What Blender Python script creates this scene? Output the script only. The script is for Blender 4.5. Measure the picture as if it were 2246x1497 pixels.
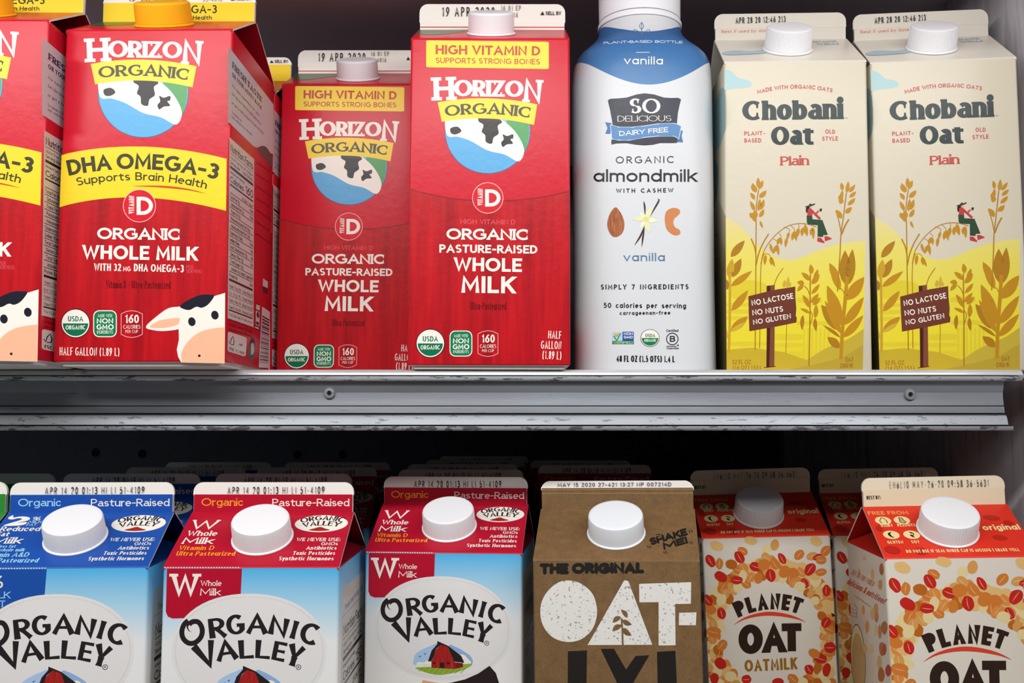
import bpy, bmesh, math, random
from mathutils import Vector, Matrix
random.seed(7)
for o in list(bpy.data.objects):
    bpy.data.objects.remove(o, do_unlink=True)
SC = bpy.context.scene
COL = SC.collection
MM = 0.001
# ---------------------------------------------------------------- camera
F_PX, PITCH, EYE = 2185.0, 0.0821, -33.8          # focal length in px of a 2246 px frame, pitch up, eye height (mm, shelf line = 0)
cam_d = bpy.data.cameras.new('camera')
cam = bpy.data.objects.new('camera', cam_d); COL.objects.link(cam)
cam.location = (0, 0, EYE*MM)
cam.rotation_euler = (math.pi/2 + PITCH, 0, 0)
cam_d.sensor_fit = 'HORIZONTAL'; cam_d.sensor_width = 36.0
cam_d.lens = 36.0*F_PX/2246.0
cam_d.clip_start = 0.01; cam_d.clip_end = 50
SC.camera = cam
# ---------------------------------------------------------------- world, lamps, exposure
w = bpy.data.worlds.new('world'); SC.world = w; w.use_nodes = True
bg = w.node_tree.nodes['Background']
bg.inputs[0].default_value = (0.92, 0.95, 1.0, 1); bg.inputs[1].default_value = 0.085
def area(name, loc, target, sx, sy, power, color=(1, 1, 1)):
    d = bpy.data.lights.new(name, 'AREA'); d.shape = 'RECTANGLE'; d.size = sx; d.size_y = sy
    d.energy = power; d.color = color
    o = bpy.data.objects.new(name, d); COL.objects.link(o); o.location = loc
    o.rotation_euler = (Vector(target)-Vector(loc)).to_track_quat('-Z', 'Y').to_euler()
    return o
area('canopy_strip_lamp', (-0.08, 0.13, 0.31), (-0.08, 0.60, -0.16), 2.0, 0.06, 9.2, (1.0, 0.985, 0.965))
area('ceiling_lamp_near', (-0.3, -2.4, 1.42), (0, 0.6, 0.05), 1.8, 0.3, 24, (1.0, 0.98, 0.95))
SC.view_settings.view_transform = 'Standard'; SC.view_settings.look = 'None'
SC.view_settings.exposure = -0.25; SC.view_settings.gamma = 1.0
SC.view_settings.use_curve_mapping = False
# ---------------------------------------------------------------- materials
def lin(c):
    c /= 255.0
    return c/12.92 if c <= 0.04045 else ((c+0.055)/1.055)**2.4
def rgb(h):
    h = h.lstrip('#')
    return (lin(int(h[0:2], 16)), lin(int(h[2:4], 16)), lin(int(h[4:6], 16)), 1)
_M = {}
def newmat(name, rough=0.28, spec=0.2, metal=0.0):
    m = bpy.data.materials.new(name); m.use_nodes = True
    b = m.node_tree.nodes['Principled BSDF']
    b.inputs['Roughness'].default_value = rough
    b.inputs['Specular IOR Level'].default_value = spec
    b.inputs['Metallic'].default_value = metal
    return m, m.node_tree, b
def nd(nt, t, **kw):
    n = nt.nodes.new(t)
    for k, v in kw.items(): setattr(n, k, v)
    return n
def bump(nt, b, scale=120, strength=0.05, dist=0.001, detail=3):
    tc = nd(nt, 'ShaderNodeTexCoord'); no = nd(nt, 'ShaderNodeTexNoise')
    no.inputs['Scale'].default_value = scale; no.inputs['Detail'].default_value = detail
    bu = nd(nt, 'ShaderNodeBump'); bu.inputs['Strength'].default_value = strength; bu.inputs['Distance'].default_value = dist
    nt.links.new(tc.outputs['Object'], no.inputs['Vector'])
    nt.links.new(no.outputs['Fac'], bu.inputs['Height']); nt.links.new(bu.outputs['Normal'], b.inputs['Normal'])
def paint(h, rough=0.28, spec=0.2, bmp=True):
    k = (h, rough, spec)
    if k in _M: return _M[k]
    m, nt, b = newmat('ink_' + h.lstrip('#'), rough, spec)
    b.inputs['Base Color'].default_value = rgb(h)
    if bmp: bump(nt, b, 240, 0.09, 0.0008)
    _M[k] = m
    return m
def ramp_mat(name, stops, axis='Z', lo=0.0, hi=1.0, rough=0.28, noise=0.0, nscale=40, spec=0.2):
    """printed colour gradient along one object axis (metres)"""
    m, nt, b = newmat(name, rough, spec)
    tc = nd(nt, 'ShaderNodeTexCoord'); se = nd(nt, 'ShaderNodeSeparateXYZ'); mr = nd(nt, 'ShaderNodeMapRange')
    cr = nd(nt, 'ShaderNodeValToRGB')
    nt.links.new(tc.outputs['Object'], se.inputs[0]); 
    mr.inputs['From Min'].default_value = lo; mr.inputs['From Max'].default_value = hi
    src = se.outputs[axis]
    if noise:
        no = nd(nt, 'ShaderNodeTexNoise'); no.inputs['Scale'].default_value = nscale
        nt.links.new(tc.outputs['Object'], no.inputs['Vector'])
        ma = nd(nt, 'ShaderNodeMath', operation='MULTIPLY_ADD'); ma.inputs[1].default_value = noise
        nt.links.new(no.outputs['Fac'], ma.inputs[0]); nt.links.new(src, ma.inputs[2]); src = ma.outputs[0]
    nt.links.new(src, mr.inputs['Value']); nt.links.new(mr.outputs[0], cr.inputs[0])
    el = cr.color_ramp.elements
    while len(el) > 1: el.remove(el[-1])
    el[0].position = stops[0][0]; el[0].color = rgb(stops[0][1])
    for p, h in stops[1:]:
        e = el.new(p); e.color = rgb(h)
    nt.links.new(cr.outputs[0], b.inputs['Base Color'])
    bump(nt, b, 240, 0.09, 0.0008)
    return m
def streak_mat(name, c0, c1, c2, scale=(90, 90, 7), rough=0.3, plank=True):
    """red-washed barn boards as printed on the cartons: vertical grain"""
    m, nt, b = newmat(name, rough)
    tc = nd(nt, 'ShaderNodeTexCoord'); mp = nd(nt, 'ShaderNodeMapping'); mp.inputs['Scale'].default_value = scale
    no = nd(nt, 'ShaderNodeTexNoise'); no.inputs['Scale'].default_value = 3.0; no.inputs['Detail'].default_value = 6
    nt.links.new(tc.outputs['Object'], mp.inputs[0]); nt.links.new(mp.outputs[0], no.inputs['Vector'])
    cr = nd(nt, 'ShaderNodeValToRGB'); el = cr.color_ramp.elements
    el[0].position = 0.3; el[0].color = rgb(c0); el[1].position = 0.56; el[1].color = rgb(c1)
    e = el.new(0.8); e.color = rgb(c2)
    nt.links.new(no.outputs['Fac'], cr.inputs[0])
    out = cr.outputs[0]
    if plank:
        wv = nd(nt, 'ShaderNodeTexWave', wave_type='BANDS', bands_direction='X')
        wv.inputs['Scale'].default_value = 13; wv.inputs['Distortion'].default_value = 0.6; wv.inputs['Detail Scale'].default_value = 0.5
        nt.links.new(tc.outputs['Object'], wv.inputs['Vector'])
        c2r = nd(nt, 'ShaderNodeValToRGB'); l2 = c2r.color_ramp.elements
        l2[0].position = 0.0; l2[0].color = (0.8, 0.8, 0.8, 1); l2[1].position = 0.16; l2[1].color = (1, 1, 1, 1)
        nt.links.new(wv.outputs['Fac'], c2r.inputs[0])
        mx = nd(nt, 'ShaderNodeMix', data_type='RGBA', blend_type='MULTIPLY'); mx.inputs[0].default_value = 1
        nt.links.new(out, mx.inputs[6]); nt.links.new(c2r.outputs[0], mx.inputs[7]); out = mx.outputs[2]
    nt.links.new(out, b.inputs['Base Color'])
    bump(nt, b, 240, 0.09, 0.0008)
    return m
def speck_mat(name, base, speck, scale=420, thr=0.62, rough=0.6, soft=0.06, mottled=0.0, spec=0.3, stretch=(1, 1, 1)):
    m, nt, b = newmat(name, rough, spec)
    tc = nd(nt, 'ShaderNodeTexCoord'); mp = nd(nt, 'ShaderNodeMapping'); mp.inputs['Scale'].default_value = stretch
    no = nd(nt, 'ShaderNodeTexNoise'); no.inputs['Scale'].default_value = scale; no.inputs['Detail'].default_value = 4
    nt.links.new(tc.outputs['Object'], mp.inputs[0]); nt.links.new(mp.outputs[0], no.inputs['Vector'])
    cr = nd(nt, 'ShaderNodeValToRGB'); el = cr.color_ramp.elements
    el[0].position = thr; el[0].color = rgb(base); el[1].position = thr+soft; el[1].color = rgb(speck)
    nt.links.new(no.outputs['Fac'], cr.inputs[0]); out = cr.outputs[0]
    if mottled:
        n2 = nd(nt, 'ShaderNodeTexNoise'); n2.inputs['Scale'].default_value = scale*0.12; n2.inputs['Detail'].default_value = 5
        nt.links.new(tc.outputs['Object'], n2.inputs['Vector'])
        c2 = nd(nt, 'ShaderNodeValToRGB'); l2 = c2.color_ramp.elements
        l2[0].position = 0.3; l2[0].color = (1-mottled,)*3 + (1,); l2[1].position = 0.7; l2[1].color = (1, 1, 1, 1)
        nt.links.new(n2.outputs['Fac'], c2.inputs[0])
        mx = nd(nt, 'ShaderNodeMix', data_type='RGBA', blend_type='MULTIPLY'); mx.inputs[0].default_value = 1
        nt.links.new(out, mx.inputs[6]); nt.links.new(c2.outputs[0], mx.inputs[7]); out = mx.outputs[2]
    nt.links.new(out, b.inputs['Base Color'])
    bump(nt, b, 300, 0.12, 0.0006)
    return m
# ---------------------------------------------------------------- objects
def link(name, me, parent=None, mats=()):
    o = bpy.data.objects.new(name, me); COL.objects.link(o)
    if parent is not None: o.parent = parent
    for m in mats: me.materials.append(m)
    return o
def tag(o, label=None, cat=None, group=None, kind=None):
    if label: o['label'] = label
    if cat: o['category'] = cat
    if group: o['group'] = group
    if kind: o['kind'] = kind
    return o
def empty(name, loc=(0, 0, 0), rot=(0, 0, 0)):
    o = bpy.data.objects.new(name, None); COL.objects.link(o); o.location = loc; o.rotation_euler = rot
    o.empty_display_size = 0.02
    return o
def children_of(o): return [c for c in bpy.data.objects if c.parent == o]
def copy_tree(o, parent=None):
    c = o.copy(); COL.objects.link(c)
    if parent is not None: c.parent = parent
    for ch in CH.get(o.name, ()): 
        k = copy_tree(ch, c); CH.setdefault(c.name, []).append(k)
    return c
CH = {}
def sub(parent, o):
    o.parent = parent; CH.setdefault(parent.name, []).append(o); return o
def mesh(name, verts, faces, fm=None, smooth=None):
    me = bpy.data.meshes.new(name); me.from_pydata([tuple(v) for v in verts], [], faces)
    if fm is not None: me.polygons.foreach_set('material_index', fm)
    if smooth is not None:
        me.polygons.foreach_set('use_smooth', [True]*len(faces)); me.update(); me.set_sharp_from_angle(angle=math.radians(smooth))
    me.update(); return me
def fix_normals(me):
    bm = bmesh.new(); bm.from_mesh(me); bmesh.ops.recalc_face_normals(bm, faces=bm.faces); bm.to_mesh(me); bm.free()
def box(x0, x1, y0, y1, z0, z1):
    v = [(x*MM, y*MM, z*MM) for z in (z0, z1) for y in (y0, y1) for x in (x0, x1)]
    f = [(0, 2, 3, 1), (4, 5, 7, 6), (0, 1, 5, 4), (2, 6, 7, 3), (0, 4, 6, 2), (1, 3, 7, 5)]
    return v, f
# ---------------------------------------------------------------- lettering: pen strokes for every glyph (unit = cap height)
def A_(cx, cy, rx, ry, a0, a1): return ('A', cx, cy, rx, ry, a0, a1)
G = {
'A': (.70, [[(0, 0), (.35, 1), (.70, 0)], [(.13, .32), (.57, .32)]]),
'B': (.50, [[(0, 0), (0, 1), (.25, 1), A_(.25, .765, .21, .235, 90, -90), (0, .53)], [(.2, .53), A_(.25, .265, .25, .265, 90, -90), (0, 0)]]),
'C': (.70, [[A_(.42, .5, .42, .5, 48, 312)]]),
'D': (.62, [[(0, 0), (0, 1), (.2, 1), A_(.2, .5, .42, .5, 90, -90), (0, 0)]]),
'E': (.46, [[(.46, 1), (0, 1), (0, 0), (.46, 0)], [(0, .51), (.40, .51)]]),
'F': (.44, [[(.44, 1), (0, 1), (0, 0)], [(0, .51), (.37, .51)]]),
'G': (.76, [[A_(.42, .5, .42, .5, 50, 318), (.76, .2), (.76, .46), (.46, .46)]]),
'H': (.60, [[(0, 0), (0, 1)], [(.60, 0), (.60, 1)], [(0, .51), (.60, .51)]]),
'I': (.0, [[(0, 0), (0, 1)]]),
'J': (.34, [[(.34, 1), (.34, .24), A_(.17, .24, .17, .24, 0, -150)]]),
'K': (.56, [[(0, 0), (0, 1)], [(.53, 1), (.03, .42)], [(.2, .6), (.56, 0)]]),
'L': (.42, [[(0, 1), (0, 0), (.42, 0)]]),
'M': (.78, [[(0, 0), (.04, 1), (.39, .22), (.74, 1), (.78, 0)]]),
'N': (.62, [[(0, 0), (0, 1), (.62, 0), (.62, 1)]]),
'O': (.84, [[A_(.42, .5, .42, .5, 90, 450)]]),
'P': (.50, [[(0, 0), (0, 1), (.23, 1), A_(.23, .73, .27, .27, 90, -90), (0, .46)]]),
'Q': (.84, [[A_(.42, .5, .42, .5, 90, 450)], [(.5, .26), (.8, -.04)]]),
'R': (.53, [[(0, 0), (0, 1), (.23, 1), A_(.23, .735, .265, .265, 90, -90), (0, .47)], [(.22, .47), (.53, 0)]]),
'S': (.48, [[A_(.245, .75, .225, .25, 35, 270), A_(.24, .25, .24, .25, 90, -142)]]),
'T': (.56, [[(0, 1), (.56, 1)], [(.28, 1), (.28, 0)]]),
'U': (.58, [[(0, 1), (0, .3), A_(.29, .3, .29, .3, 180, 360), (.58, 1)]]),
'V': (.64, [[(0, 1), (.32, 0), (.64, 1)]]),
'W': (1.0, [[(0, 1), (.25, 0), (.5, .92), (.75, 0), (1.0, 1)]]),
'X': (.58, [[(0, 1), (.58, 0)], [(.58, 1), (0, 0)]]),
'Y': (.60, [[(0, 1), (.3, .44), (.60, 1)], [(.3, .44), (.3, 0)]]),
'Z': (.54, [[(0, 1), (.54, 1), (0, 0), (.54, 0)]]),
'0': (.50, [[A_(.25, .5, .25, .5, 90, 450)]]),
'1': (.20, [[(0, .78), (.2, 1), (.2, 0)]]),
'2': (.48, [[A_(.24, .74, .235, .26, 165, -38), (0, 0), (.48, 0)]]),
'3': (.46, [[A_(.21, .765, .21, .235, 150, -90), (.16, .53)], [(.16, .53), A_(.22, .265, .24, .265, 90, -150)]]),
'4': (.52, [[(.39, 0), (.39, 1), (0, .27), (.52, .27)]]),
'5': (.46, [[(.43, 1), (.07, 1), (.04, .53), A_(.21, .32, .25, .32, 128, -145)]]),
'6': (.50, [[A_(.25, .3, .25, .3, 90, 450)], [(.40, 1), (.14, .66), (.0, .32)]]),
'7': (.46, [[(0, 1), (.46, 1), (.14, 0)]]),
'8': (.48, [[A_(.24, .765, .205, .235, 90, 450)], [A_(.24, .265, .24, .265, 90, 450)]]),
'9': (.50, [[A_(.25, .7, .25, .3, 90, 450)], [(.50, .68), (.36, .34), (.10, 0)]]),
'a': (.46, [[A_(.23, .33, .23, .33, 0, 360)], [(.46, .66), (.46, 0)]]),
'@a': (.44, [[(.05, .56), A_(.23, .45, .19, .21, 125, 0), (.42, .1), (.48, 0)], [(.42, .38), (.2, .36), A_(.2, .18, .2, .18, 90, 300), (.42, .12)]]),
'b': (.46, [[(0, 1), (0, 0)], [A_(.23, .33, .23, .33, 180, 540)]]),
'c': (.40, [[A_(.24, .33, .24, .33, 48, 312)]]),
'd': (.46, [[A_(.23, .33, .23, .33, 0, 360)], [(.46, 1), (.46, 0)]]),
'e': (.46, [[(.02, .35), (.46, .35), A_(.23, .33, .23, .33, 5, 312)]]),
'f': (.26, [[(.12, 0), (.12, .76), A_(.27, .78, .15, .22, 180, 80)], [(0, .64), (.26, .64)]]),
'g': (.46, [[A_(.23, .33, .23, .33, 0, 360)], [(.46, .66), (.46, -.1), A_(.23, -.1, .23, .2, 0, -145)]]),
'h': (.42, [[(0, 1), (0, 0)], [(0, .42), A_(.21, .43, .21, .23, 180, 0), (.42, 0)]]),
'i': (.0, [[(0, .66), (0, 0)], ['.', 0, .97]]),
'j': (.10, [[(.1, .66), (.1, -.12), A_(0, -.12, .1, .15, 0, -90)], ['.', .1, .97]]),
'k': (.38, [[(0, 1), (0, 0)], [(.36, .66), (.03, .27)], [(.13, .38), (.38, 0)]]),
'l': (.0, [[(0, 1), (0, 0)]]),
'm': (.68, [[(0, .66), (0, 0)], [(0, .44), A_(.17, .45, .17, .21, 180, 0), (.34, 0)], [(.34, .44), A_(.51, .45, .17, .21, 180, 0), (.68, 0)]]),
'n': (.42, [[(0, .66), (0, 0)], [(0, .42), A_(.21, .43, .21, .23, 180, 0), (.42, 0)]]),
'o': (.48, [[A_(.24, .33, .24, .33, 90, 450)]]),
'p': (.46, [[(0, .66), (0, -.3)], [A_(.23, .33, .23, .33, 180, 540)]]),
'q': (.46, [[A_(.23, .33, .23, .33, 0, 360)], [(.46, .66), (.46, -.3)]]),
'r': (.25, [[(0, .66), (0, 0)], [(0, .40), A_(.22, .42, .22, .24, 180, 85)]]),
's': (.36, [[A_(.18, .49, .165, .17, 35, 270), A_(.18, .16, .18, .16, 90, -145)]]),
't': (.34, [[(.14, .92), (.14, .16), A_(.29, .16, .15, .16, 180, 285)], [(0, .64), (.34, .64)]]),
'u': (.42, [[(0, .66), (0, .22), A_(.21, .22, .21, .22, 180, 360)], [(.42, .66), (.42, 0)]]),
'v': (.44, [[(0, .66), (.22, 0), (.44, .66)]]),
'w': (.66, [[(0, .66), (.17, 0), (.33, .6), (.49, 0), (.66, .66)]]),
'x': (.42, [[(0, .66), (.42, 0)], [(.42, .66), (0, 0)]]),
'y': (.44, [[(0, .66), (.22, 0.02)], [(.44, .66), (.12, -.3)]]),
'z': (.40, [[(0, .66), (.40, .66), (0, 0), (.40, 0)]]),
'-': (.26, [[(0, .42), (.26, .42)]]), '_': (.4, [[(0, 0), (.4, 0)]]),
'.': (.0, [['.', 0, .0]]), ',': (.05, [[(.05, .04), (0, -.14)]]),
':': (.0, [['.', 0, .08], ['.', 0, .58]]), '!': (.0, [[(0, 1), (0, .32)], ['.', 0, .0]]),
'(': (.26, [[A_(.44, .44, .42, .66, 122, 238)]]), ')': (.26, [[A_(-.18, .44, .42, .66, 58, -58)]]),
'/': (.36, [[(0, -.05), (.36, 1.05)]]), '|': (.0, [[(0, -.1), (0, 1.05)]]),
'%': (.66, [[A_(.14, .76, .14, .24, 90, 450)], [A_(.52, .24, .14, .24, 90, 450)], [(.54, 1), (.12, 0)]]),
'&': (.62, [[(.6, .0), (.12, .72), A_(.27, .8, .17, .2, 205, -20), (.1, .42), A_(.25, .24, .24, .24, 130, 300), (.58, .42)]]),
'*': (.24, [[(0, .8), (.24, .8)], [(.06, .95), (.18, .65)], [(.18, .95), (.06, .65)]]),
"'": (.0, [[(0, 1), (0, .78)]]), '"': (.16, [[(0, 1), (0, .78)], [(.16, 1), (.16, .78)]]),
'~': (.5, [[(0, .3), (.15, .4), (.35, .25), (.5, .36)]]), '+': (.4, [[(0, .45), (.4, .45)], [(.2, .65), (.2, .25)]]),
}
class Sty:
    def __init__(s, w=.2, hw=None, track=.13, serif=0, slen=None, sth=None, round_=False, xh=.66, a2=False, dot=False, seg=14, flare=1.0, space=.3, jit=0):
        s.w = w; s.hw = w if hw is None else hw; s.track = track; s.serif = serif
        s.slen = (w*1.9 if slen is None else slen); s.sth = (s.hw*.9 if sth is None else sth)
        s.round = round_; s.xh = xh; s.a2 = a2; s.dot = dot; s.seg = seg; s.flare = flare; s.space = space; s.jit = jit
BOLD = Sty(.235, .2, track=.1); MED = Sty(.18, .16, track=.11); REG = Sty(.115); LIGHT = Sty(.085); COND = Sty(.185, .15, track=.1)
COND_R = Sty(.11, .095, track=.1); TINY = Sty(.15, track=.14, seg=8)
SLAB = Sty(.21, .13, serif=1, a2=True, track=.07); SLAB_R = Sty(.15, .11, serif=1, a2=True, track=.06, seg=10); SLAB_B = Sty(.24, .16, serif=1, a2=True, track=.04)
ROMAN = Sty(.32, .16, serif=1, a2=True, xh=.77, track=.03, slen=.38, sth=.12)
ROMAN_L = Sty(.13, .06, serif=1, a2=True, track=.12, slen=.26, sth=.05)
HAND = Sty(.17, round_=True, track=.1, jit=.03); HANDB = Sty(.34, round_=True, track=-.02, jit=.02)
DOT = Sty(.11, dot=True, track=.2); DOT2 = Sty(.13, .13, track=.22, seg=8)
FLARE = Sty(.22, .12, flare=1.35, track=.05, seg=18)

def expand(path, seg):
    pts = []
    for it in path:
        if it[0] == 'A':
            _, cx, cy, rx, ry, a0, a1 = it
            n = max(3, int(abs(a1-a0)/360*seg*1.6+.5))
            for i in range(n+1):
                a = math.radians(a0+(a1-a0)*i/n)
                p = (cx+rx*math.cos(a), cy+ry*math.sin(a))
                if not pts or abs(p[0]-pts[-1][0])+abs(p[1]-pts[-1][1]) > 1e-4: pts.append(p)
        else:
            if not pts or abs(it[0]-pts[-1][0])+abs(it[1]-pts[-1][1]) > 1e-4: pts.append(tuple(it))
    return pts
def ribbon(pts, wf, closed=False, cap=False):
    """pts polyline, wf(i, tx, ty) half width -> list of (left, right) pairs"""
    n = len(pts); out = []
    def dirv(a, b):
        dx, dy = b[0]-a[0], b[1]-a[1]; l = math.hypot(dx, dy) or 1e-9
        return dx/l, dy/l
    for i in range(n):
        if closed: d0 = dirv(pts[i-1] if i else pts[n-2], pts[i]); d1 = dirv(pts[i], pts[i+1] if i < n-1 else pts[1])
        else:
            d0 = dirv(pts[i-1], pts[i]) if i else None; d1 = dirv(pts[i], pts[i+1]) if i < n-1 else None
            d0 = d0 or d1; d1 = d1 or d0
        h0 = wf(i, *d0); h1 = wf(i, *d1)
        n0 = (-d0[1], d0[0]); n1 = (-d1[1], d1[0])
        cr = d0[0]*d1[1]-d0[1]*d1[0]; dt = d0[0]*d1[0]+d0[1]*d1[1]
        if abs(cr) < 1e-3:
            m = (n0[0]*h0, n0[1]*h0)
        else:  # intersection of the two offset lines
            # p = h0*n0 + a*d0 = h1*n1 + b*d1
            rx, ry = h1*n1[0]-h0*n0[0], h1*n1[1]-h0*n0[1]
            a = (rx*d1[1]-ry*d1[0])/(d0[0]*d1[1]-d0[1]*d1[0])
            m = (h0*n0[0]+a*d0[0], h0*n0[1]+a*d0[1])
            L = math.hypot(*m); mx = max(h0, h1)*1.5
            if L > mx: m = (m[0]*mx/L, m[1]*mx/L)
        out.append(((pts[i][0]+m[0], pts[i][1]+m[1]), (pts[i][0]-m[0], pts[i][1]-m[1])))
    if cap and not closed and n > 1:
        def capend(p, d, h):
            r = []
            for k in (30, 60, 85):
                s, c = math.sin(math.radians(k))*h, math.cos(math.radians(k))*h
                q = (p[0]+d[0]*s, p[1]+d[1]*s); r.append(((q[0]-d[1]*c, q[1]+d[0]*c), (q[0]+d[1]*c, q[1]-d[0]*c)))
            return r
        d = dirv(pts[-2], pts[-1]); e = capend(pts[-1], d, wf(n-1, *d))
        d = dirv(pts[1], pts[0]); b = capend(pts[0], d, wf(0, *d)); b = [(r_, l_) for l_, r_ in reversed(b)]
        out = b+out+e
    return out
def glyph_strokes(ch, st, sx):
    """list of ribbons (list of pairs) for a glyph in unit space, outer box starting at x=0"""
    key = '@a' if ch == 'a' and st.a2 else ch
    if key not in G: return 0.3, []
    gw, paths = G[key]; W, H = st.w, st.hw
    low = ch.islower() or ch in '.,'
    def ty(y):
        if st.xh != .66 and ch.islower() and y > 0:
            y = y/.66*st.xh if y <= .66 else st.xh+(y-.66)/.34*(1-st.xh)
        return H/2+y*(1-H)
    def tx(x): return W/2+x*sx
    out = []; adv = W+gw*sx
    for path in paths:
        if path[0] == '.':
            cx, cy = tx(path[1]), (H/2+(st.xh+.31)*(1-H) if ch in 'ij' else ty(path[2])); r = W*.58
            pts = [(cx+r*math.cos(k*math.pi/5), cy+r*math.sin(k*math.pi/5)) for k in range(10)]
            out.append(('P', pts)); continue
        raw = expand(path, st.seg); pts = [(tx(x), ty(y)) for x, y in raw]
        closed = len(pts) > 4 and math.hypot(pts[0][0]-pts[-1][0], pts[0][1]-pts[-1][1]) < 1e-4
        if st.dot:
            for (a, b) in zip(pts[:-1], pts[1:]):
                L = math.hypot(b[0]-a[0], b[1]-a[1]); k = max(1, int(L/.17+.5))
                for i in range(k):
                    u = (i+.5)/k; cx, cy = a[0]+(b[0]-a[0])*u, a[1]+(b[1]-a[1])*u; r = W*.5
                    out.append(('P', [(cx-r, cy-r*.9), (cx+r, cy-r*.9), (cx+r, cy+r*.9), (cx-r, cy+r*.9)]))
            continue
        if not closed and not st.round and len(pts) > 1:
            def ext(p, q, rp):
                dx, dy = p[0]-q[0], p[1]-q[1]; L = math.hypot(dx, dy) or 1; dx /= L; dy /= L
                if abs(dy) > .5 and min(abs(rp[1]-v) for v in (0, 1, .66, -.3)) < .02:
                    k = H/2/abs(dy); return (p[0]+dx*k, p[1]+dy*k)
                if abs(dx) > .9 and (rp[0] < .01 or rp[0] > gw-.02 or ch in 'EFLTZ-zt'): return (p[0]+dx*W/2, p[1])
                return p
            p0_, p1_ = ext(pts[0], pts[1], raw[0]), ext(pts[-1], pts[-2], raw[-1])
            flat = (abs(p0_[1]-pts[0][1]) > 1e-6, abs(p1_[1]-pts[-1][1]) > 1e-6); ends = (pts[0], pts[-1]); pts = [p0_]+pts[1:-1]+[p1_]
        else: flat = (False, False); ends = (pts[0], pts[-1])
        n = len(pts); lens = [0]
        for a, b in zip(pts[:-1], pts[1:]): lens.append(lens[-1]+math.hypot(b[0]-a[0], b[1]-a[1]))
        diag = ch in 'AVWXYvwxyMKkR' and n <= 5
        def wf(i, dx, dy):
            h = .5*math.sqrt((W*dy)**2+(H*dx)**2)
            if H < W*.8 and diag and abs(dx) > .12 and abs(dy) > .3 and dx*dy > 0: h = .5*(H*1.15+.12*W)
            if H < W*.8 and ch in 'NZz' and n == 4 and abs(dx) > .2 and abs(dy) > .2: h = .5*W*.95
            if ch in 'tf' and abs(dx) > .95: h = .5*max(H, W*.55)
            if st.flare != 1.0 and not closed:
                u = lens[i]/lens[-1]; h *= 1+(st.flare-1)*abs(2*u-1)**2.5
            return h
        if st.flare != 1.0 and n == 2:
            a, b = pts; pts = [(a[0]+(b[0]-a[0])*k/6, a[1]+(b[1]-a[1])*k/6) for k in range(7)]; n = 7
            lens = [k/6 for k in range(7)]
        rb = ribbon(pts, wf, closed, st.round)
        for fl, i0, i1 in ((flat[0], 0, 1), (flat[1], -1, -2)):
            if fl and st.flare == 1.0:      # cut diagonal feet level with the line
                dx, dy = pts[i0][0]-pts[i1][0], pts[i0][1]-pts[i1][1]
                if abs(dx) > abs(dy)*.05:
                    yy = pts[i0][1]; rb[i0] = tuple((q[0]+(yy-q[1])*dx/dy, yy) for q in rb[i0])
        out.append(('R', rb))
        if st.serif and not closed:
            for (p, q) in ((ends[0], pts[1]), (ends[1], pts[-2])):
                dx, dy = p[0]-q[0], p[1]-q[1]; L = math.hypot(dx, dy) or 1
                if abs(dy)/L > .7:
                    top = dy > 0
                    yy = p[1]
                    if not (yy < H*.8 or (yy > 1-H*.8) or abs(yy-ty(.66)) < .05): continue
                    if ch in 'tgrjscaeSCGf6935' and not (ch in 'r' and True) and not (ch == 'f' and not top) and not (ch == 'a'): continue
                    if ch == 'r' and len(path) > 2: continue
                    if ch == 'a' and len(path) > 2: continue
                    t = st.sth; half = st.slen*.5
                    y0, y1 = (yy-t*1.0+H*.5, yy+H*.5) if top else (yy-H*.5, yy+t-H*.5)
                    yc = (y0+y1)/2
                    xl, xr = p[0]-half, p[0]+half
                    if top and ch in 'bhkldinmrpujy' and ch not in 'uvwxy': xr = p[0]+W*.4
                    out.append(('R', [((xl, y1), (xl, y0)), ((xr, y1), (xr, y0))]))
                elif ch in 'CGSEFLTZ2cs' and abs(dx)/L > .55 or (ch in 'CGSs' ):
                    if ch in 'G' and abs(dy)/L < .3 and p[1] < .6: continue
                    hh = .15 if ch not in 'cs' else .1
                    s = 1 if p[1] < .5*(1 if not ch.islower() else st.xh) else -1
                    wv = W*.45
                    xo = p[0]+(0 if ch in 'T' else -wv*.5 if dx > 0 else wv*.5)
                    ya = p[1]-s*H*.45; yb = p[1]+s*(hh+H*.3)
                    out.append(('R', [((xo-wv/2, ya), (xo+wv/2, ya)), ((xo-wv*.3, yb), (xo+wv*.3, yb))]))
    return adv, out
def layout(s, st, L):
    """unit-space strokes of a string fitted to width L (in cap heights); letters stretch, pens do not"""
    tot_w = 0; fixed = 0; n = 0
    for ch in s:
        if ch == ' ': tot_w += st.space; fixed += st.track; continue
        key = '@a' if ch == 'a' and st.a2 else ch
        tot_w += G.get(key, (.3, 0))[0]; fixed += st.w+st.track
    fixed -= st.track
    sx = (L-fixed)/max(tot_w, 1e-3) if tot_w > .05 else 1
    st2 = st
    if sx < .35:   # very tight: thinner pen
        k = L/(fixed+tot_w*.6); sx = .6*k
        st2 = Sty(st.w*k, st.hw*k, track=st.track*k, serif=st.serif, slen=st.slen*k, sth=st.sth, round_=st.round, xh=st.xh, a2=st.a2, dot=st.dot, seg=st.seg, flare=st.flare, space=st.space)
    x = 0; res = []
    for ch in s:
        if ch == ' ': x += st2.space*sx+st2.track; continue
        adv, strokes = glyph_strokes(ch, st2, sx)
        jy = random.uniform(-st2.jit, st2.jit)
        for kind, data in strokes:
            if kind == 'R': res.append((kind, [((a[0]+x, a[1]+jy), (b[0]+x, b[1]+jy)) for a, b in data]))
            else: res.append((kind, [(a[0]+x, a[1]+jy) for a in data]))
        x += adv+st2.track
    return res, max(L, 1e-6)
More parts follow.
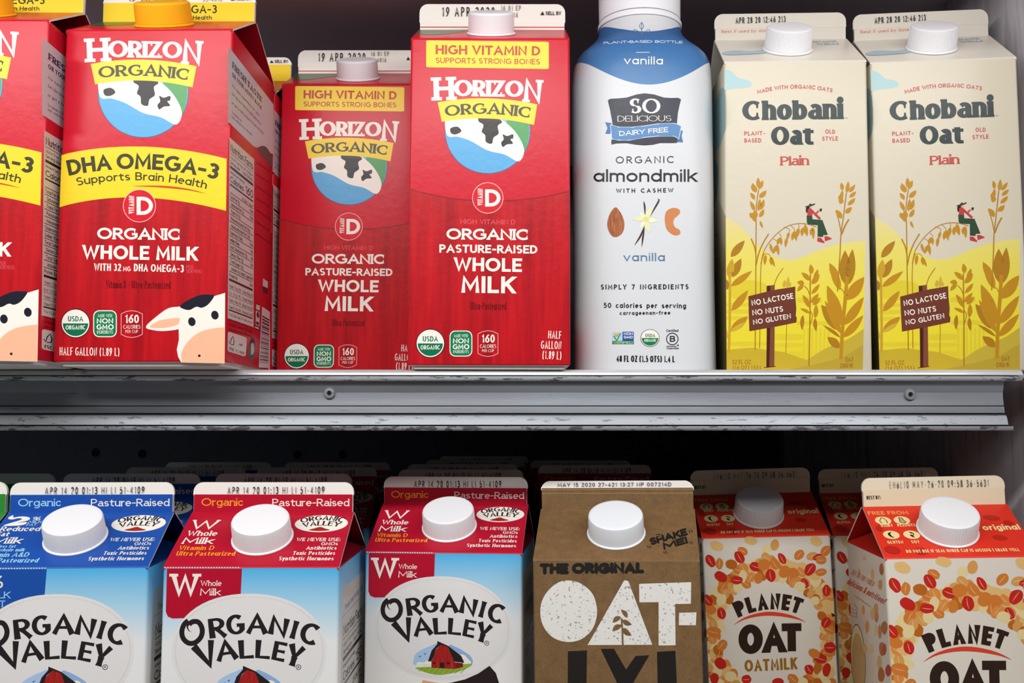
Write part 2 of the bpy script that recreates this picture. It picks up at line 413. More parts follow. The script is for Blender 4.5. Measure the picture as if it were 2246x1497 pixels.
def spline(pts, k=5, closed=True):
    n = len(pts); out = []
    rng = range(n) if closed else range(n-1)
    for i in rng:
        p0 = pts[(i-1) % n] if closed or i > 0 else pts[i]; p1 = pts[i]
        p2 = pts[(i+1) % n]; p3 = pts[(i+2) % n] if closed or i+2 < n else pts[i+1]
        for j in range(k):
            t = j/k; t2, t3 = t*t, t*t*t
            out.append(tuple(.5*(2*p1[d]+(p2[d]-p0[d])*t+(2*p0[d]-5*p1[d]+4*p2[d]-p3[d])*t2+(3*p1[d]-p0[d]-3*p2[d]+p3[d])*t3) for d in (0, 1)))
    if not closed: out.append(tuple(pts[-1]))
    return out
def quad_pt(a, m, b, t):
    c = (2*m[0]-.5*(a[0]+b[0]), 2*m[1]-.5*(a[1]+b[1]))
    return ((1-t)**2*a[0]+2*t*(1-t)*c[0]+t*t*b[0], (1-t)**2*a[1]+2*t*(1-t)*c[1]+t*t*b[1])
# ---------------------------------------------------------------- flat print laid on a real face
cP, sP = math.cos(PITCH), math.sin(PITCH)
def ray(px, py):
    u, v = (px-1123.0)/F_PX, (748.5-py)/F_PX
    return Vector((u, cP-v*sP, sP+v*cP))
STEP = 0.012
class Art:
    """collects printed shapes; photograph positions are carried along the sight line onto a face of the pack and kept as millimetres there"""
    def __init__(s, M=None, surf_fn=None):
        s.Mi = M.inverted() if M else None; s.planes = {}; s.parts = []; s.cur = None; s.z = (0, 0, 1); s.q = None; s.fn = surf_fn
    def Z(s, ox, oy, k): s.z = (ox, oy, k); s.q = None
    def Q(s, tl, tr, br, bl, w_=100, h_=100):
        """work in a 0..100 square stretched over four photograph points (in the current zoom)"""
        s.q = [s._z(p) for p in (tl, tr, br, bl)]; s.qs = (w_, h_)
    def _z(s, p): return (s.z[0]+p[0]/s.z[2], s.z[1]+p[1]/s.z[2])
    def px(s, p):
        if s.q:
            u, v = p[0]/s.qs[0], p[1]/s.qs[1]; a, b, c, d = s.q
            return tuple((a[i]*(1-u)+b[i]*u)*(1-v)+(d[i]*(1-u)+c[i]*u)*v for i in (0, 1))
        return s._z(p)
    def part(s, name, face, host='body', label=None):
        s.cur = dict(name=name, face=face, host=host, verts=[], faces=[], fm=[], mats=[], label=label); s.parts.append(s.cur)
    def loc(s, p, h):
        q = s.px(p)
        if s.fn: return s.fn(q[0], q[1], h)
        p0, n = s.planes[s.cur['face']]
        o = s.Mi @ Vector((0, 0, EYE)); d = (s.Mi.to_3x3() @ ray(*q))
        t = (p0-o).dot(n)/d.dot(n); r = o+d*t; hw = getattr(s, 'hw', 0)
        if hw and s.cur['face'] == 'front': r.x = max(-hw, min(hw, r.x))
        return r+n*h
    def lift(s):
        s.n = (getattr(s, 'n', 0)+1) % 60; return s.n*.00012
    def _mi(s, m):
        c = s.cur
        if m not in c['mats']: c['mats'].append(m)
        return c['mats'].index(m)
    def _add(s, pts3, m, idx):
        c = s.cur; b = len(c['verts']); c['verts'] += [v*MM for v in pts3]
        for f in idx: c['faces'].append([b+i for i in f]); c['fm'].append(s._mi(m))
    def poly(s, pts, m, lv=2):
        if s.fn and len(pts) > 2: return s.tess(pts, m, lv)
        e = s.lift(); P = [s.loc(p, lv*STEP+e) for p in pts]; s._add(P, m, [list(range(len(P)))])
    def tess(s, pts, m, lv):
        bm = bmesh.new(); vs = [bm.verts.new((p[0], p[1], 0)) for p in pts]; bm.faces.new(vs)
        bmesh.ops.triangulate(bm, faces=bm.faces)
        ext = max(max(p[i] for p in pts)-min(p[i] for p in pts) for i in (0, 1)); lim = 45
        for _ in range(5):
            es = [e for e in bm.edges if e.calc_length() > lim]
            if not es or ext < lim: break
            bmesh.ops.subdivide_edges(bm, edges=es, cuts=1); bmesh.ops.triangulate(bm, faces=bm.faces)
        bm.verts.index_update(); e = s.lift(); P = [s.loc((v.co.x, v.co.y), lv*STEP*4+e) for v in bm.verts]
        s._add(P, m, [[v.index for v in f.verts] for f in bm.faces]); bm.free()
    def blob(s, pts, m, lv=2, k=4): s.poly(spline(pts, k), m, lv)
    def ell(s, cx, cy, rx, ry, m, lv=2, rot=0, n=28, a0=0, a1=360):
        r = math.radians(rot); P = []
        full = abs(a1-a0) >= 360
        for i in range(n if full else n+1):
            a = math.radians(a0+(a1-a0)*i/n); x, y = rx*math.cos(a), ry*math.sin(a)
            P.append((cx+x*math.cos(r)-y*math.sin(r), cy+x*math.sin(r)+y*math.cos(r)))
        s.poly(P, m, lv)
    def rib(s, pairs, m, lv=2, off=None):
        if off is None: off = s.lift()
        P = [s.loc(p, lv*STEP*(4 if s.fn else 1)+off+i*.0003) for i, pr in enumerate(pairs) for p in pr]
        s._add(P, m, [(2*i, 2*i+1, 2*i+3, 2*i+2) for i in range(len(pairs)-1)])
    def line(s, pts, w_, m, lv=2, taper=0, smooth=0, cap=False, closed=False):
        if smooth: pts = spline(pts, smooth, closed)
        if closed: pts = list(pts)+[pts[0]]
        n = len(pts)
        def wf(i, dx, dy):
            u = i/max(1, n-1)
            if taper == 1: return .5*w_*max(.06, 1-u)
            if taper == 2: return .5*w_*max(.06, 1-abs(2*u-1)**1.6)
            return .5*w_
        s.rib(ribbon(pts, wf, closed, cap), m, lv)
    def ring(s, cx, cy, rx, ry, w_, m, lv=2, n=36):
        s.line([(cx+rx*math.cos(2*math.pi*i/n), cy+ry*math.sin(2*math.pi*i/n)) for i in range(n)], w_, m, lv, closed=True)
    def rrect(s, x0, y0, x1, y1, r, m, lv=2, grow=0, sx=0):
        x0 -= grow; y0 -= grow; x1 += grow; y1 += grow; P = []
        for cx, cy, a in ((x1-r, y0+r, -90), (x1-r, y1-r, 0), (x0+r, y1-r, 90), (x0+r, y0+r, 180)):
            for k in range(6):
                t = math.radians(a+k*18); P.append((cx+r*math.cos(t), cy+r*math.sin(t)))
        s.poly(P, m, lv)
    def leaf(s, x0, y0, x1, y1, w_, m, lv=2, bend=0.0, n=7):
        dx, dy = x1-x0, y1-y0; L = math.hypot(dx, dy); nx, ny = -dy/L, dx/L; l = []; r = []
        for i in range(n+1):
            t = i/n; h = w_*.5*math.sin(math.pi*min(1, t**.85))**.8 if 0 < t < 1 else w_*.02; b = bend*math.sin(math.pi*t)
            x, y = x0+dx*t+nx*b, y0+dy*t+ny*b
            l.append(((x+nx*h, y+ny*h), (x-nx*h, y-ny*h)))
        s.rib(l, m, lv)
    def text(s, t, p0, p1, h, st, m, lv=6, mid=None, h2=None):
        """baseline p0..p1 (arched through mid), capital height h"""
        if mid is None: mid = ((p0[0]+p1[0])/2, (p0[1]+p1[1])/2)
        L = 0; q = p0
        for i in range(1, 9):
            c = quad_pt(p0, mid, p1, i/8); L += math.hypot(c[0]-q[0], c[1]-q[1]); q = c
        strokes, LL = layout(t, st, L/h)
        def mp(p):
            u = p[0]/LL; c = quad_pt(p0, mid, p1, u); e = quad_pt(p0, mid, p1, u+.01)
            dx, dy = e[0]-c[0], e[1]-c[1]; l = math.hypot(dx, dy) or 1
            hh = h if h2 is None else h+(h2-h)*u
            return (c[0]+dy/l*hh*p[1], c[1]-dx/l*hh*p[1])
        e0 = s.lift()
        for i, (k, d) in enumerate(strokes):
            off = (i % 4)*.0016+e0*.2
            if k == 'R': s.rib([(mp(a), mp(b)) for a, b in d], m, lv, off)
            else:
                P = [s.loc(mp(a), lv*STEP*(4 if s.fn else 1)+off) for a in d]; s._add(P, m, [list(range(len(P)))])
    def build(s, hosts):
        """one mesh object per printed piece, a child of the pack part it is printed on"""
        for c in s.parts:
            if not c['verts']: continue
            me = mesh(c['name'], c['verts'], c['faces'], c['fm'])
            flip_to(me, c, s)
            o = link(c['name'], me, None, c['mats']); sub(hosts[c['host']], o)
            if c['label']: o['label'] = c['label']
def flip_to(me, c, art):
    """all printed faces look outwards"""
    if art.fn: n = Vector((0, -1, 0.15))
    else: n = art.planes[c['face']][1]
    bad = [p.index for p in me.polygons if p.normal.dot(n) < 0]
    if bad:
        bm = bmesh.new(); bm.from_mesh(me); bm.faces.ensure_lookup_table()
        bmesh.ops.reverse_faces(bm, faces=[bm.faces[i] for i in bad]); bm.to_mesh(me); bm.free()
# ---------------------------------------------------------------- case and shelves
def build_mesh_obj(name, parts, mats, smooth=None, parent=None):
    V = []; Fc = []; fm = []
    for v, f, mi in parts:
        b = len(V); V += v; Fc += [[b+i for i in q] for q in f]; fm += [mi]*len(f)
    me = mesh(name, V, Fc, fm, smooth); fix_normals(me)
    o = link(name, me, None, mats)
    if parent is not None: sub(parent, o)
    return o
m_wall = speck_mat('brushed_grey_wall', '#d5d0d6', '#b3adb4', 160, .5, .42, .25, .22, .4, (1, 1, .12))
m_back = speck_mat('dark_case_back', '#565b68', '#4a4e59', 30, .5, .55, .3, .2, .3)
m_blk = paint('#0b0b0d', .7, .2, False)
o = build_mesh_obj('wall_back', [box(-900, 321, 1180, 1190, -420, 420)+(0,)], [m_back]); tag(o, 'dark grey back panel of the cooler behind the shelves', kind='structure')
wall_back = o
for (px, py) in ((210, 992), (312, 995), (652, 996), (752, 996), (1403, 1003), (1498, 1003), (1595, 1003), (1498, 950), (1597, 950)):
    d = ray(px, py); t = 1179.4/d.y; x, z = d.x*t, EYE+d.z*t
    V = [(x*MM, 1179.2*MM, z*MM)]+[((x+5*math.cos(k*math.pi/8))*MM, 1179.2*MM, (z+5*math.sin(k*math.pi/8))*MM) for k in range(16)]
    h = link('peg_hole', mesh('peg_hole', V, [(0, 1+k, 1+(k+1) % 16) for k in range(16)]), None, [m_blk]); sub(wall_back, h)
o = build_mesh_obj('wall_right', [box(321, 331, 470, 1190, -420, 420)+(0,)], [m_wall]); tag(o, 'brushed grey end panel of the cooler at right', kind='structure')
o = build_mesh_obj('wall_left', [box(-910, -900, 470, 1190, -420, 420)+(0,)], [m_wall]); tag(o, 'grey end panel of the cooler at far left', kind='structure')
m_ceil = paint('#efdfe6', .6, .3, False)
o = build_mesh_obj('ceiling', [box(-900, 321, 424, 1190, 276, 284)+(0,)], [m_ceil]); tag(o, 'dark underside above the upper shelf of the cooler', kind='structure')
m_floor = paint('#c4bfb6', .5, .4, False)
o = build_mesh_obj('floor', [box(-3000, 3000, -6500, 460, -1210, -1200)+(0,)], [m_floor]); tag(o, 'pale shop floor of the aisle in front of the cooler', kind='structure')
# worn painted metal
def metal_mat(name, base, dark, thr, rough, seed, stretch=(1, 6, 6), nsc=60):
    m, nt, b = newmat(name, rough, .5, .35)
    tc = nd(nt, 'ShaderNodeTexCoord'); mp = nd(nt, 'ShaderNodeMapping'); mp.inputs['Scale'].default_value = stretch; mp.inputs['Location'].default_value = (seed, seed*2, 0)
    no = nd(nt, 'ShaderNodeTexNoise'); no.inputs['Scale'].default_value = nsc; no.inputs['Detail'].default_value = 8; no.inputs['Roughness'].default_value = .65
    nt.links.new(tc.outputs['Object'], mp.inputs[0]); nt.links.new(mp.outputs[0], no.inputs['Vector'])
    cr = nd(nt, 'ShaderNodeValToRGB'); el = cr.color_ramp.elements
    el[0].position = thr; el[0].color = rgb(base); el[1].position = thr+.03; el[1].color = rgb(dark)
    nt.links.new(no.outputs['Fac'], cr.inputs[0])
    n2 = nd(nt, 'ShaderNodeTexNoise'); n2.inputs['Scale'].default_value = 9; n2.inputs['Detail'].default_value = 6
    nt.links.new(mp.outputs[0], n2.inputs['Vector'])
    c2 = nd(nt, 'ShaderNodeValToRGB'); l2 = c2.color_ramp.elements; l2[0].position = .35; l2[0].color = (.78, .77, .75, 1); l2[1].position = .6; l2[1].color = (1, 1, 1, 1)
    nt.links.new(n2.outputs['Fac'], c2.inputs[0])
    mx = nd(nt, 'ShaderNodeMix', data_type='RGBA', blend_type='MULTIPLY'); mx.inputs[0].default_value = 1
    nt.links.new(cr.outputs[0], mx.inputs[6]); nt.links.new(c2.outputs[0], mx.inputs[7])
    nt.links.new(mx.outputs[2], b.inputs['Base Color'])
    bu = nd(nt, 'ShaderNodeBump'); bu.inputs['Strength'].default_value = .15; bu.inputs['Distance'].default_value = .0004
    nt.links.new(no.outputs['Fac'], bu.inputs['Height']); nt.links.new(bu.outputs['Normal'], b.inputs['Normal'])
    return m
m_nose = metal_mat('chipped_silver_nose', '#d3d5da', '#7c8086', .69, .3, 3)
m_nose2 = metal_mat('chipped_nose_underside', '#c9ccd2', '#62666d', .56, .4, 5)
m_face = metal_mat('grey_rail_face', '#868b94', '#757a82', .64, .42, 9)
m_band = metal_mat('worn_light_band', '#a9aeb6', '#74787f', .59, .55, 14, (.6, 3, 3), 190)
m_lip = metal_mat('worn_lip', '#8a8e95', '#4b4e54', .52, .45, 21, (1, 3, 3), 120)
m_line = paint('#34373c', .6, .3, False)
m_deck = speck_mat('shelf_deck_paint', '#a9abb0', '#8d8f94', 50, .55, .4, .2, .15)
def sweep(prof, x0, x1, mi):
    """extrude a y,z profile along x"""
    V = []; Fc = []
    for x in (x0, x1): V += [(x*MM, y*MM, z*MM) for y, z in prof]
    n = len(prof)
    for i in range(n-1): Fc.append((i, i+1, n+i+1, n+i))
    return V, Fc, mi
def build_shelf(name, y0, z, x0, x1, yb, label):
    """deck with a price rail whose rounded nose stands just above the deck"""
    root = empty(name, ((x0+x1)/2*MM, y0*MM, (z-4.5)*MM)); tag(root, label, 'shelf')
    inv = Matrix.Translation((-root.location))
    def put(o):
        o.data.transform(inv); o.parent = root; CH.setdefault(root.name, []).append(o); return o
    d = build_mesh_obj('deck', [box(x0, 318, y0+2, yb, z-7, z-4.5)+(0,)], [m_deck]); put(d)
    n0 = y0-3.4
    def P(dy, dz): return (n0+dy, z+dz)
    top = [(y0+8, z-4.4), (y0+5, z-3.1)]+[(y0+3.4*math.sin(math.radians(a)), z-5.6+3.4*math.cos(math.radians(a))) for a in range(40, -100, -10)]
    under = [(n0+.06, z-6.2), P(.25, -7.4), P(.9, -8.5), P(1.8, -8.9), P(4.2, -9.0)]
    nose = build_mesh_obj('rail_nose', [sweep(top, x0, x1, 0), sweep(under, x0, x1, 1)], [m_nose, m_nose2], 40); put(nose)
    fx = x1-9
    f1 = [P(4.2, -9.0), P(5.2, -11.5), P(6.0, -14.2), P(6.6, -15.6), P(6.5, -18.5), P(6.2, -21), P(5.9, -23.2)]
    g1 = [P(5.9, -23.2), P(6.5, -23.3), P(6.5, -23.7), P(5.6, -23.8)]
    f2 = [P(5.6, -23.8), P(5.4, -25.5), P(5.2, -27.6)]
    g2 = [P(5.2, -27.6), P(6.3, -27.8), P(6.3, -28.3), P(5.3, -28.5), P(5.0, -28.9)]
    f3 = [P(5.0, -28.9), P(5.2, -29.3), P(4.4, -30.2), P(3.6, -32.5), P(3.0, -34.5)]
    g3 = [P(3.0, -34.5), P(3.9, -34.8), P(3.9, -35.2), P(2.9, -35.4)]
    lip = [P(2.9, -35.4), P(2.6, -36.0), P(2.6, -37.2), P(3.0, -37.8), P(4.0, -38.0), P(9, -38.0), P(9, -36.5)]
    b = build_mesh_obj('price_rail', [sweep(f1, x0, fx, 0), sweep(g1, x0, fx, 3), sweep(f2, x0, fx, 0), sweep(g2, x0, fx, 3), sweep(f3, x0, fx+.8, 1), sweep(g3, x0, fx+1, 3), sweep(lip, x0, fx+3.5, 2)],
                       [m_face, m_band, m_lip, m_line], 25); put(b)
    # solid backing so the rail has thickness
    bk = build_mesh_obj('rail_backing', [box(x0, fx-.5, y0+5.5, y0+8, z-36, z-7)+(0,)], [m_lip]); put(bk)
    br = build_mesh_obj('end_bracket', [box(fx+2, fx+4.5, y0+14, y0+160, z-34, z-7)+(0,)], [paint('#3a3a3e', .5, .4, False)]); put(br)
    return root, n0
def lathe(prof, n=32, rib=None):
    """prof: list of (r, h, ribdepth) -> verts, faces around z"""
    V = []; Fc = []
    for r, h, *k in prof:
        for i in range(n):
            a = 2*math.pi*i/n; rr = r-(k[0] if k and i % 2 else 0)
            V.append((rr*math.cos(a)*MM, rr*math.sin(a)*MM, h*MM))
    m = len(prof)
    for j in range(m-1):
        for i in range(n): Fc.append((j*n+i, j*n+(i+1) % n, (j+1)*n+(i+1) % n, (j+1)*n+i))
    if prof[0][0] > .05: Fc.append(tuple(range(n-1, -1, -1)))
    if prof[-1][0] > .05: Fc.append(tuple((m-1)*n+i for i in range(n)))
    return V, Fc
upper_shelf, NOSE = build_shelf('cooler_shelf', 586, 0, -760, 299, 1178, 'upper cooler shelf with worn grey price rail under the red cartons')
# two hex-socket screws in the rail
m_screw = metal_mat('screw_steel', '#8f9298', '#5f6268', .6, .35, 2)
for px, py in ((723, 862), (1995, 865)):
    d = ray(px, py); t = (NOSE+6.4)/d.y; x, z = d.x*t, EYE+d.z*t
    v, f = lathe([(3.3, 0), (3.3, 1.3), (2.9, 1.9), (1.5, 2.0), (1.35, 1.2), (.0, 1.1)], 24)
    sc = link('screw', mesh('screw', v, f, None, 30), None, [m_screw])
    sub(upper_shelf, sc); sc.rotation_euler = (math.pi/2, 0, 0); sc.location = Vector((x*MM, (NOSE+6.5)*MM, z*MM))-upper_shelf.location
    v, f = lathe([(1.35, 1.25), (0, 1.3)], 6)
    so = link('socket', mesh('socket', v, f), None, [m_blk]); sub(sc, so)
lower_shelf, _ = build_shelf('cooler_shelf', 536, -298.5, -760, 299, 1178, 'lower cooler shelf deck under the blue, brown and oat cartons')

# ---------------------------------------------------------------- gable-top cartons
m_board = paint('#ebe7e0', .55, .3)
def carton_frame(pose):
    x, y, z, yaw, lean, D = pose
    a, l = math.radians(yaw), math.radians(lean)
    off = Matrix.Rotation(a, 4, 'Z') @ Vector((0, D/2, 0))
    return Vector((x+off.x, y+off.y, z)), (0, l, a)
def pose_matrix(pose):
    loc, rot = carton_frame(pose)
    return Matrix.Translation(loc) @ Matrix.Rotation(rot[2], 4, 'Z') @ Matrix.Rotation(rot[1], 4, 'Y')
def make_cap(kind, mats, parent, slope, mid, R, Hc):
    """screw cap seated on the front roof panel: skirt with ribs, flat top, tamper ring"""
    nrib = dict(fine=120, sparse=72, smooth=64).get(kind)
    dp = dict(fine=.42, sparse=.3, smooth=.0)[kind]
    v, f = lathe([(R-1.2, 1.2), (R-.15, 1.3), (R-.1, 2.4, dp), (R-.35, Hc-1.3, dp), (R-.8, Hc-.55), (R-1.7, Hc-.1), (R-3, Hc), (0.0, Hc-.02)], nrib)
    me = mesh('cap', v, f, None, 28); cap = link('cap', me, None, [mats[0]]); sub(parent, cap)
    cap.location = mid*MM; cap.rotation_euler = (slope, 0, 0)
    v, f = lathe([(R+.75, -.1), (R+.75, .5), (R+.3, .8), (R-.2, .95), (R-.2, 1.2), (R-2, 1.25)], 48)
    rg = link('cap_ring', mesh('cap_ring', v, f, None, 40), None, [mats[1]]); sub(cap, rg)
    return cap
def make_carton(name, pose, dims, mats, cap=None, fin_split=.62):
    """dims W, D, H (to the crease), rise, fin; mats: body, roof, gusset, fin, edge"""
    W, D, H, R, N = dims
    loc, rot = carton_frame(pose)
    root = empty(name, loc*MM, rot)
    hw, hd = W/2, D/2
    def loop(z, ins, rad):
        P = []
        for cx, cy, a in ((hw-ins-rad, -hd+ins+rad, -90), (hw-ins-rad, hd-ins-rad, 0), (-hw+ins+rad, hd-ins-rad, 90), (-hw+ins+rad, -hd+ins+rad, 180)):
            for k in range(4):
                t = math.radians(a+30*k); P.append(((cx+rad*math.cos(t))*MM, (cy+rad*math.sin(t))*MM, z*MM))
        return P
    rows = [(0, 3.2, 1.6), (1.9, 2.6, 1.6), (2.2, .5, 1.6), (3.0, .05, 1.6)]+[(3+(H-4)*k/4, 0, 1.6) for k in range(1, 5)]
    V = []; Fc = []; fm = []
    for r in rows: V += loop(*r)
    n = 16
    for j in range(len(rows)-1):
        for i in range(n): Fc.append((j*n+i, j*n+(i+1) % n, (j+1)*n+(i+1) % n, (j+1)*n+i)); fm.append(0 if j > 1 else 1)
    Fc.append(tuple(range(n-1, -1, -1))); fm.append(1)
    me = mesh('body', V, Fc, fm, 40); body = link('body', me, None, [mats['body'], m_board]); sub(root, body)
    # folded roof: front and back panel with a softly rounded crease
    t0 = 1.3; sl = math.atan2(R, hd-t0)
    for nm, sg in (('roof_panel', -1), ('roof_panel', 1)):
        pr = [(hd, H-1.6), (hd-.12, H-.7), (hd-.55, H-.02), (hd-1.3, H+.5)]
        k = 5
        x1, z1 = pr[-1]
        for i in range(1, k+1): pr.append((x1+(t0-x1)*i/k, z1+(H+R-z1)*i/k))
        V = []; th = .9
        for yy, zz in pr:
            for xx in (-hw+.15, hw-.15): V.append((xx*MM, sg*yy*MM, zz*MM))
        m = len(pr)
        for yy, zz in pr:
            for xx in (-hw+.15, hw-.15): V.append((xx*MM, sg*max(0, (yy-.5))*MM, (zz-th)*MM))
        Fc = []; fm = []
        for i in range(m-1):
            Fc.append((2*i, 2*i+1, 2*i+3, 2*i+2)); fm.append(0)
            Fc.append((2*m+2*i, 2*m+2*i+2, 2*m+2*i+3, 2*m+2*i+1)); fm.append(1)
            Fc.append((2*i, 2*i+2, 2*m+2*i+2, 2*m+2*i)); fm.append(2)
            Fc.append((2*i+1, 2*m+2*i+1, 2*m+2*i+3, 2*i+3)); fm.append(2)
        me = mesh('roof_panel', V, Fc, fm, 35); fix_normals(me)
        rp = link('roof_panel', me, None, [mats['roof'], mats['gusset'], mats['edge']]); sub(root, rp)
        if sg < 0: roof = rp
    # infolded side gussets (pyramid faces meeting under the fin)
    for sg in (1, -1):
        e = .5
        V = [(sg*(hw-.02), -hd+1, H-1.4), (sg*(hw-.02), hd-1, H-1.4), (sg*(hw-.5), hd-1.4, H-.3), (sg*(hw-.5), -hd+1.4, H-.3), (0, .4, H+R-1), (0, -.4, H+R-1)]
        Fc = [(0, 1, 2, 3), (3, 2, 4, 5)]
        if sg < 0: Fc = [tuple(reversed(q)) for q in Fc]
        gs = link('side_gusset', mesh('side_gusset', [(a*MM, b*MM, c*MM) for a, b, c in V], Fc), None, [mats['gusset']]); sub(root, gs)
    # sealed fin
    zb = H+R-.6; rad = 5.6; fh = N+.6; hwf = hw-.4
    lv = [(0, hwf-.5, 1.45), (fh*fin_split-.5, hwf-.5, 1.55), (fh*fin_split, hwf-.3, 1.35), (fh*fin_split+.4, hwf, 1.05), (fh-rad, hwf, 1.0)]
    for a in (20, 40, 58, 74, 84): lv.append((fh-rad+rad*math.sin(math.radians(a)), hwf-rad+rad*math.cos(math.radians(a)), 1.0))
    lv.append((fh, hwf-rad, .9))
    V = []; Fc = []; fm = []; nx = 6
    m = len(lv)
    for sg in (-1, 1):
        for z, h, y in lv:
            for i in range(nx+1): V.append(((-h+2*h*i/nx)*MM, sg*y*MM, (zb+z)*MM))
    o2 = m*(nx+1)
    for j in range(m-1):
        for i in range(nx):
            a = j*(nx+1)+i
            Fc.append((a, a+1, a+nx+2, a+nx+1)); fm.append(0)
            Fc.append((o2+a+1, o2+a, o2+a+nx+1, o2+a+nx+2)); fm.append(0)
        a = j*(nx+1); Fc.append((a, a+nx+1, o2+a+nx+1, o2+a)); fm.append(1)
        a = j*(nx+1)+nx; Fc.append((a+nx+1, a, o2+a, o2+a+nx+1)); fm.append(1)
    a = (m-1)*(nx+1)
    for i in range(nx): Fc.append((a+i, a+i+1, o2+a+i+1, o2+a+i)); fm.append(1)
    me = mesh('top_fin', V, Fc, fm, 30); fin = link('top_fin', me, None, [mats['fin'], mats['edge']]); sub(root, fin)
    hosts = dict(root=root, body=body, roof=roof, fin=fin)
    if cap:
        kind, cm, cr, Rr, Hc = cap
        nrm = Vector((0, -math.sin(sl), math.cos(sl)))
        mid = Vector((0, -(hd+t0)/2, H+R/2+.2))
        hosts['cap'] = make_cap(kind, (cm, cr), root, sl, mid, Rr, Hc)
    planes = dict(front=(Vector((0, -hd, 0)), Vector((0, -1, 0))), right=(Vector((hw, 0, 0)), Vector((1, 0, 0))), left=(Vector((-hw, 0, 0)), Vector((-1, 0, 0))),
                  fin=(Vector((0, -1.56, 0)), Vector((0, -1, 0))), fintop=(Vector((0, -1.1, 0)), Vector((0, -1, 0))),
                  roof=(Vector((0, -(hd-1.3), H+.5)), Vector((0, -math.sin(math.atan2(R-.5, hd-1.3-t0)), math.cos(math.atan2(R-.5, hd-1.3-t0))))))
    planes['roof'] = (planes['roof'][0]+planes['roof'][1]*.02, planes['roof'][1])
    ge = Vector((-(hw-.5), 0, R-.7)).normalized(); 
    planes['gusset_right'] = (Vector((hw-.5, 0, H-.3)), Vector((R-.7, 0, hw-.5)).normalized())
    planes['gusset_left'] = (Vector((-(hw-.5), 0, H-.3)), Vector((-(R-.7), 0, hw-.5)).normalized())
    return root, hosts, planes
def art_for(pose, planes):
    a = Art(pose_matrix(pose)); a.planes = planes; a.hw = planes['right'][0].x-.3; return a
def L_mode(a, face, dims):
    """work in millimetres on a face: u from its left edge, v down from its top edge"""
    W, D, H, R, N = dims; hw, hd = W/2, D/2; s = math.atan2(R, hd-1.3)
    a.lm = {'front': (Vector((-hw, -hd, H)), Vector((1, 0, 0)), Vector((0, 0, -1)), Vector((0, -1, 0))),
            'right': (Vector((hw, -hd, H)), Vector((0, 1, 0)), Vector((0, 0, -1)), Vector((1, 0, 0))),
            'left': (Vector((-hw, hd, H)), Vector((0, -1, 0)), Vector((0, 0, -1)), Vector((-1, 0, 0))),
            'fin': (Vector((-hw, -1.56, H+R+N)), Vector((1, 0, 0)), Vector((0, 0, -1)), Vector((0, -1, 0))),
            'roof': (Vector((-hw, -1.3, H+R)), Vector((1, 0, 0)), Vector((0, -math.cos(s), -math.sin(s))), Vector((0, -math.sin(s), math.cos(s))))}[face]
_loc0 = Art.loc
def _loc(s, p, h):
    if getattr(s, 'lm', None):
        o, u, v, n = s.lm; return o+u*p[0]+v*p[1]+n*h
    return _loc0(s, p, h)
Art.loc = _loc
_Z0 = Art.Z
def _Z(s, *a): s.lm = None; _Z0(s, *a)
Art.Z = _Z
WHITE, CREAM, INK, DARK = paint('#eee9df'), paint('#ede6d6'), paint('#2a2426'), paint('#1d1a1c')
YEL, NAVY = paint('#efcf2a'), paint('#20202e')
# ================= red cartons
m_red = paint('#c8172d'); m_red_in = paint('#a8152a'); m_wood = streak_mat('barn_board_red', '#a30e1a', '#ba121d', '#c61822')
m_green, m_blue, m_sky, m_hill = paint('#0f7a4f'), paint('#5aa6d8'), paint('#7fc0e6'), paint('#4f9a5a')
m_pale, m_rust, m_peach = paint('#e0596a'), paint('#b8391f'), paint('#f0b795')
m_olive = paint('#3c3a20'); m_dkred = paint('#6a0a12'); m_seal = paint('#0d6e4c')
def usda(a, cx, cy, r):
    a.ell(cx, cy, r*1.09, r*1.09, DARK, 3); a.ell(cx, cy, r*1.03, r*1.03, WHITE, 4)
    a.ell(cx, cy, r*.94, r*.94, m_seal, 5, 0, 24, 0, 180)
    a.text('USDA', (cx-r*.56, cy-r*.14), (cx+r*.56, cy-r*.14), r*.4, COND, m_seal, 6)
    a.text('ORGANIC', (cx-r*.73, cy+r*.46), (cx+r*.73, cy+r*.45), r*.32, COND, WHITE, 6)
def nongmo(a, x0, y0, x1, y1):
    w, h = x1-x0, y1-y0
    a.rrect(x0, y0, x1, y1, w*.25, WHITE, 3); a.rrect(x0+w*.04, y0+w*.04, x1-w*.04, y1-w*.04, w*.22, m_green, 4)
    a.text('MADE WITH', (x0+w*.2, y0+h*.26), (x1-w*.2, y0+h*.26), h*.12, COND_R, WHITE, 6)
    a.text('NON', (x0+w*.15, y0+h*.49), (x1-w*.15, y0+h*.49), h*.19, BOLD, WHITE, 6)
    a.text('GMO', (x0+w*.14, y0+h*.72), (x1-w*.13, y0+h*.72), h*.2, BOLD, WHITE, 6)
    a.text('INGREDIENTS', (x0+w*.16, y0+h*.87), (x1-w*.16, y0+h*.87), h*.12, COND_R, WHITE, 6)
def cal160(a, x0, y0, x1, y1, t='160'):
    w, h = x1-x0, y1-y0
    P = [(x0, y0+h*.12), (x0+w*.25, y0+h*.03), (x0+w*.5, y0), (x0+w*.75, y0+h*.03), (x1, y0+h*.12), (x1, y1-h*.12), (x0+w*.75, y1-h*.03), (x0+w*.5, y1), (x0+w*.25, y1-h*.03), (x0, y1-h*.12)]
    a.line(P, w*.03, paint('#f0a9ad'), 4, closed=True)
    a.text(t, (x0+w*.18, y0+h*.46), (x1-w*.16, y0+h*.46), h*.31, COND, WHITE, 6)
    a.text('CALORIES', (x0+w*.1, y0+h*.67), (x1-w*.09, y0+h*.67), h*.14, COND_R, WHITE, 6)
    a.text('PER CUP', (x0+w*.2, y0+h*.83), (x1-w*.2, y0+h*.83), h*.11, COND_R, WHITE, 6)
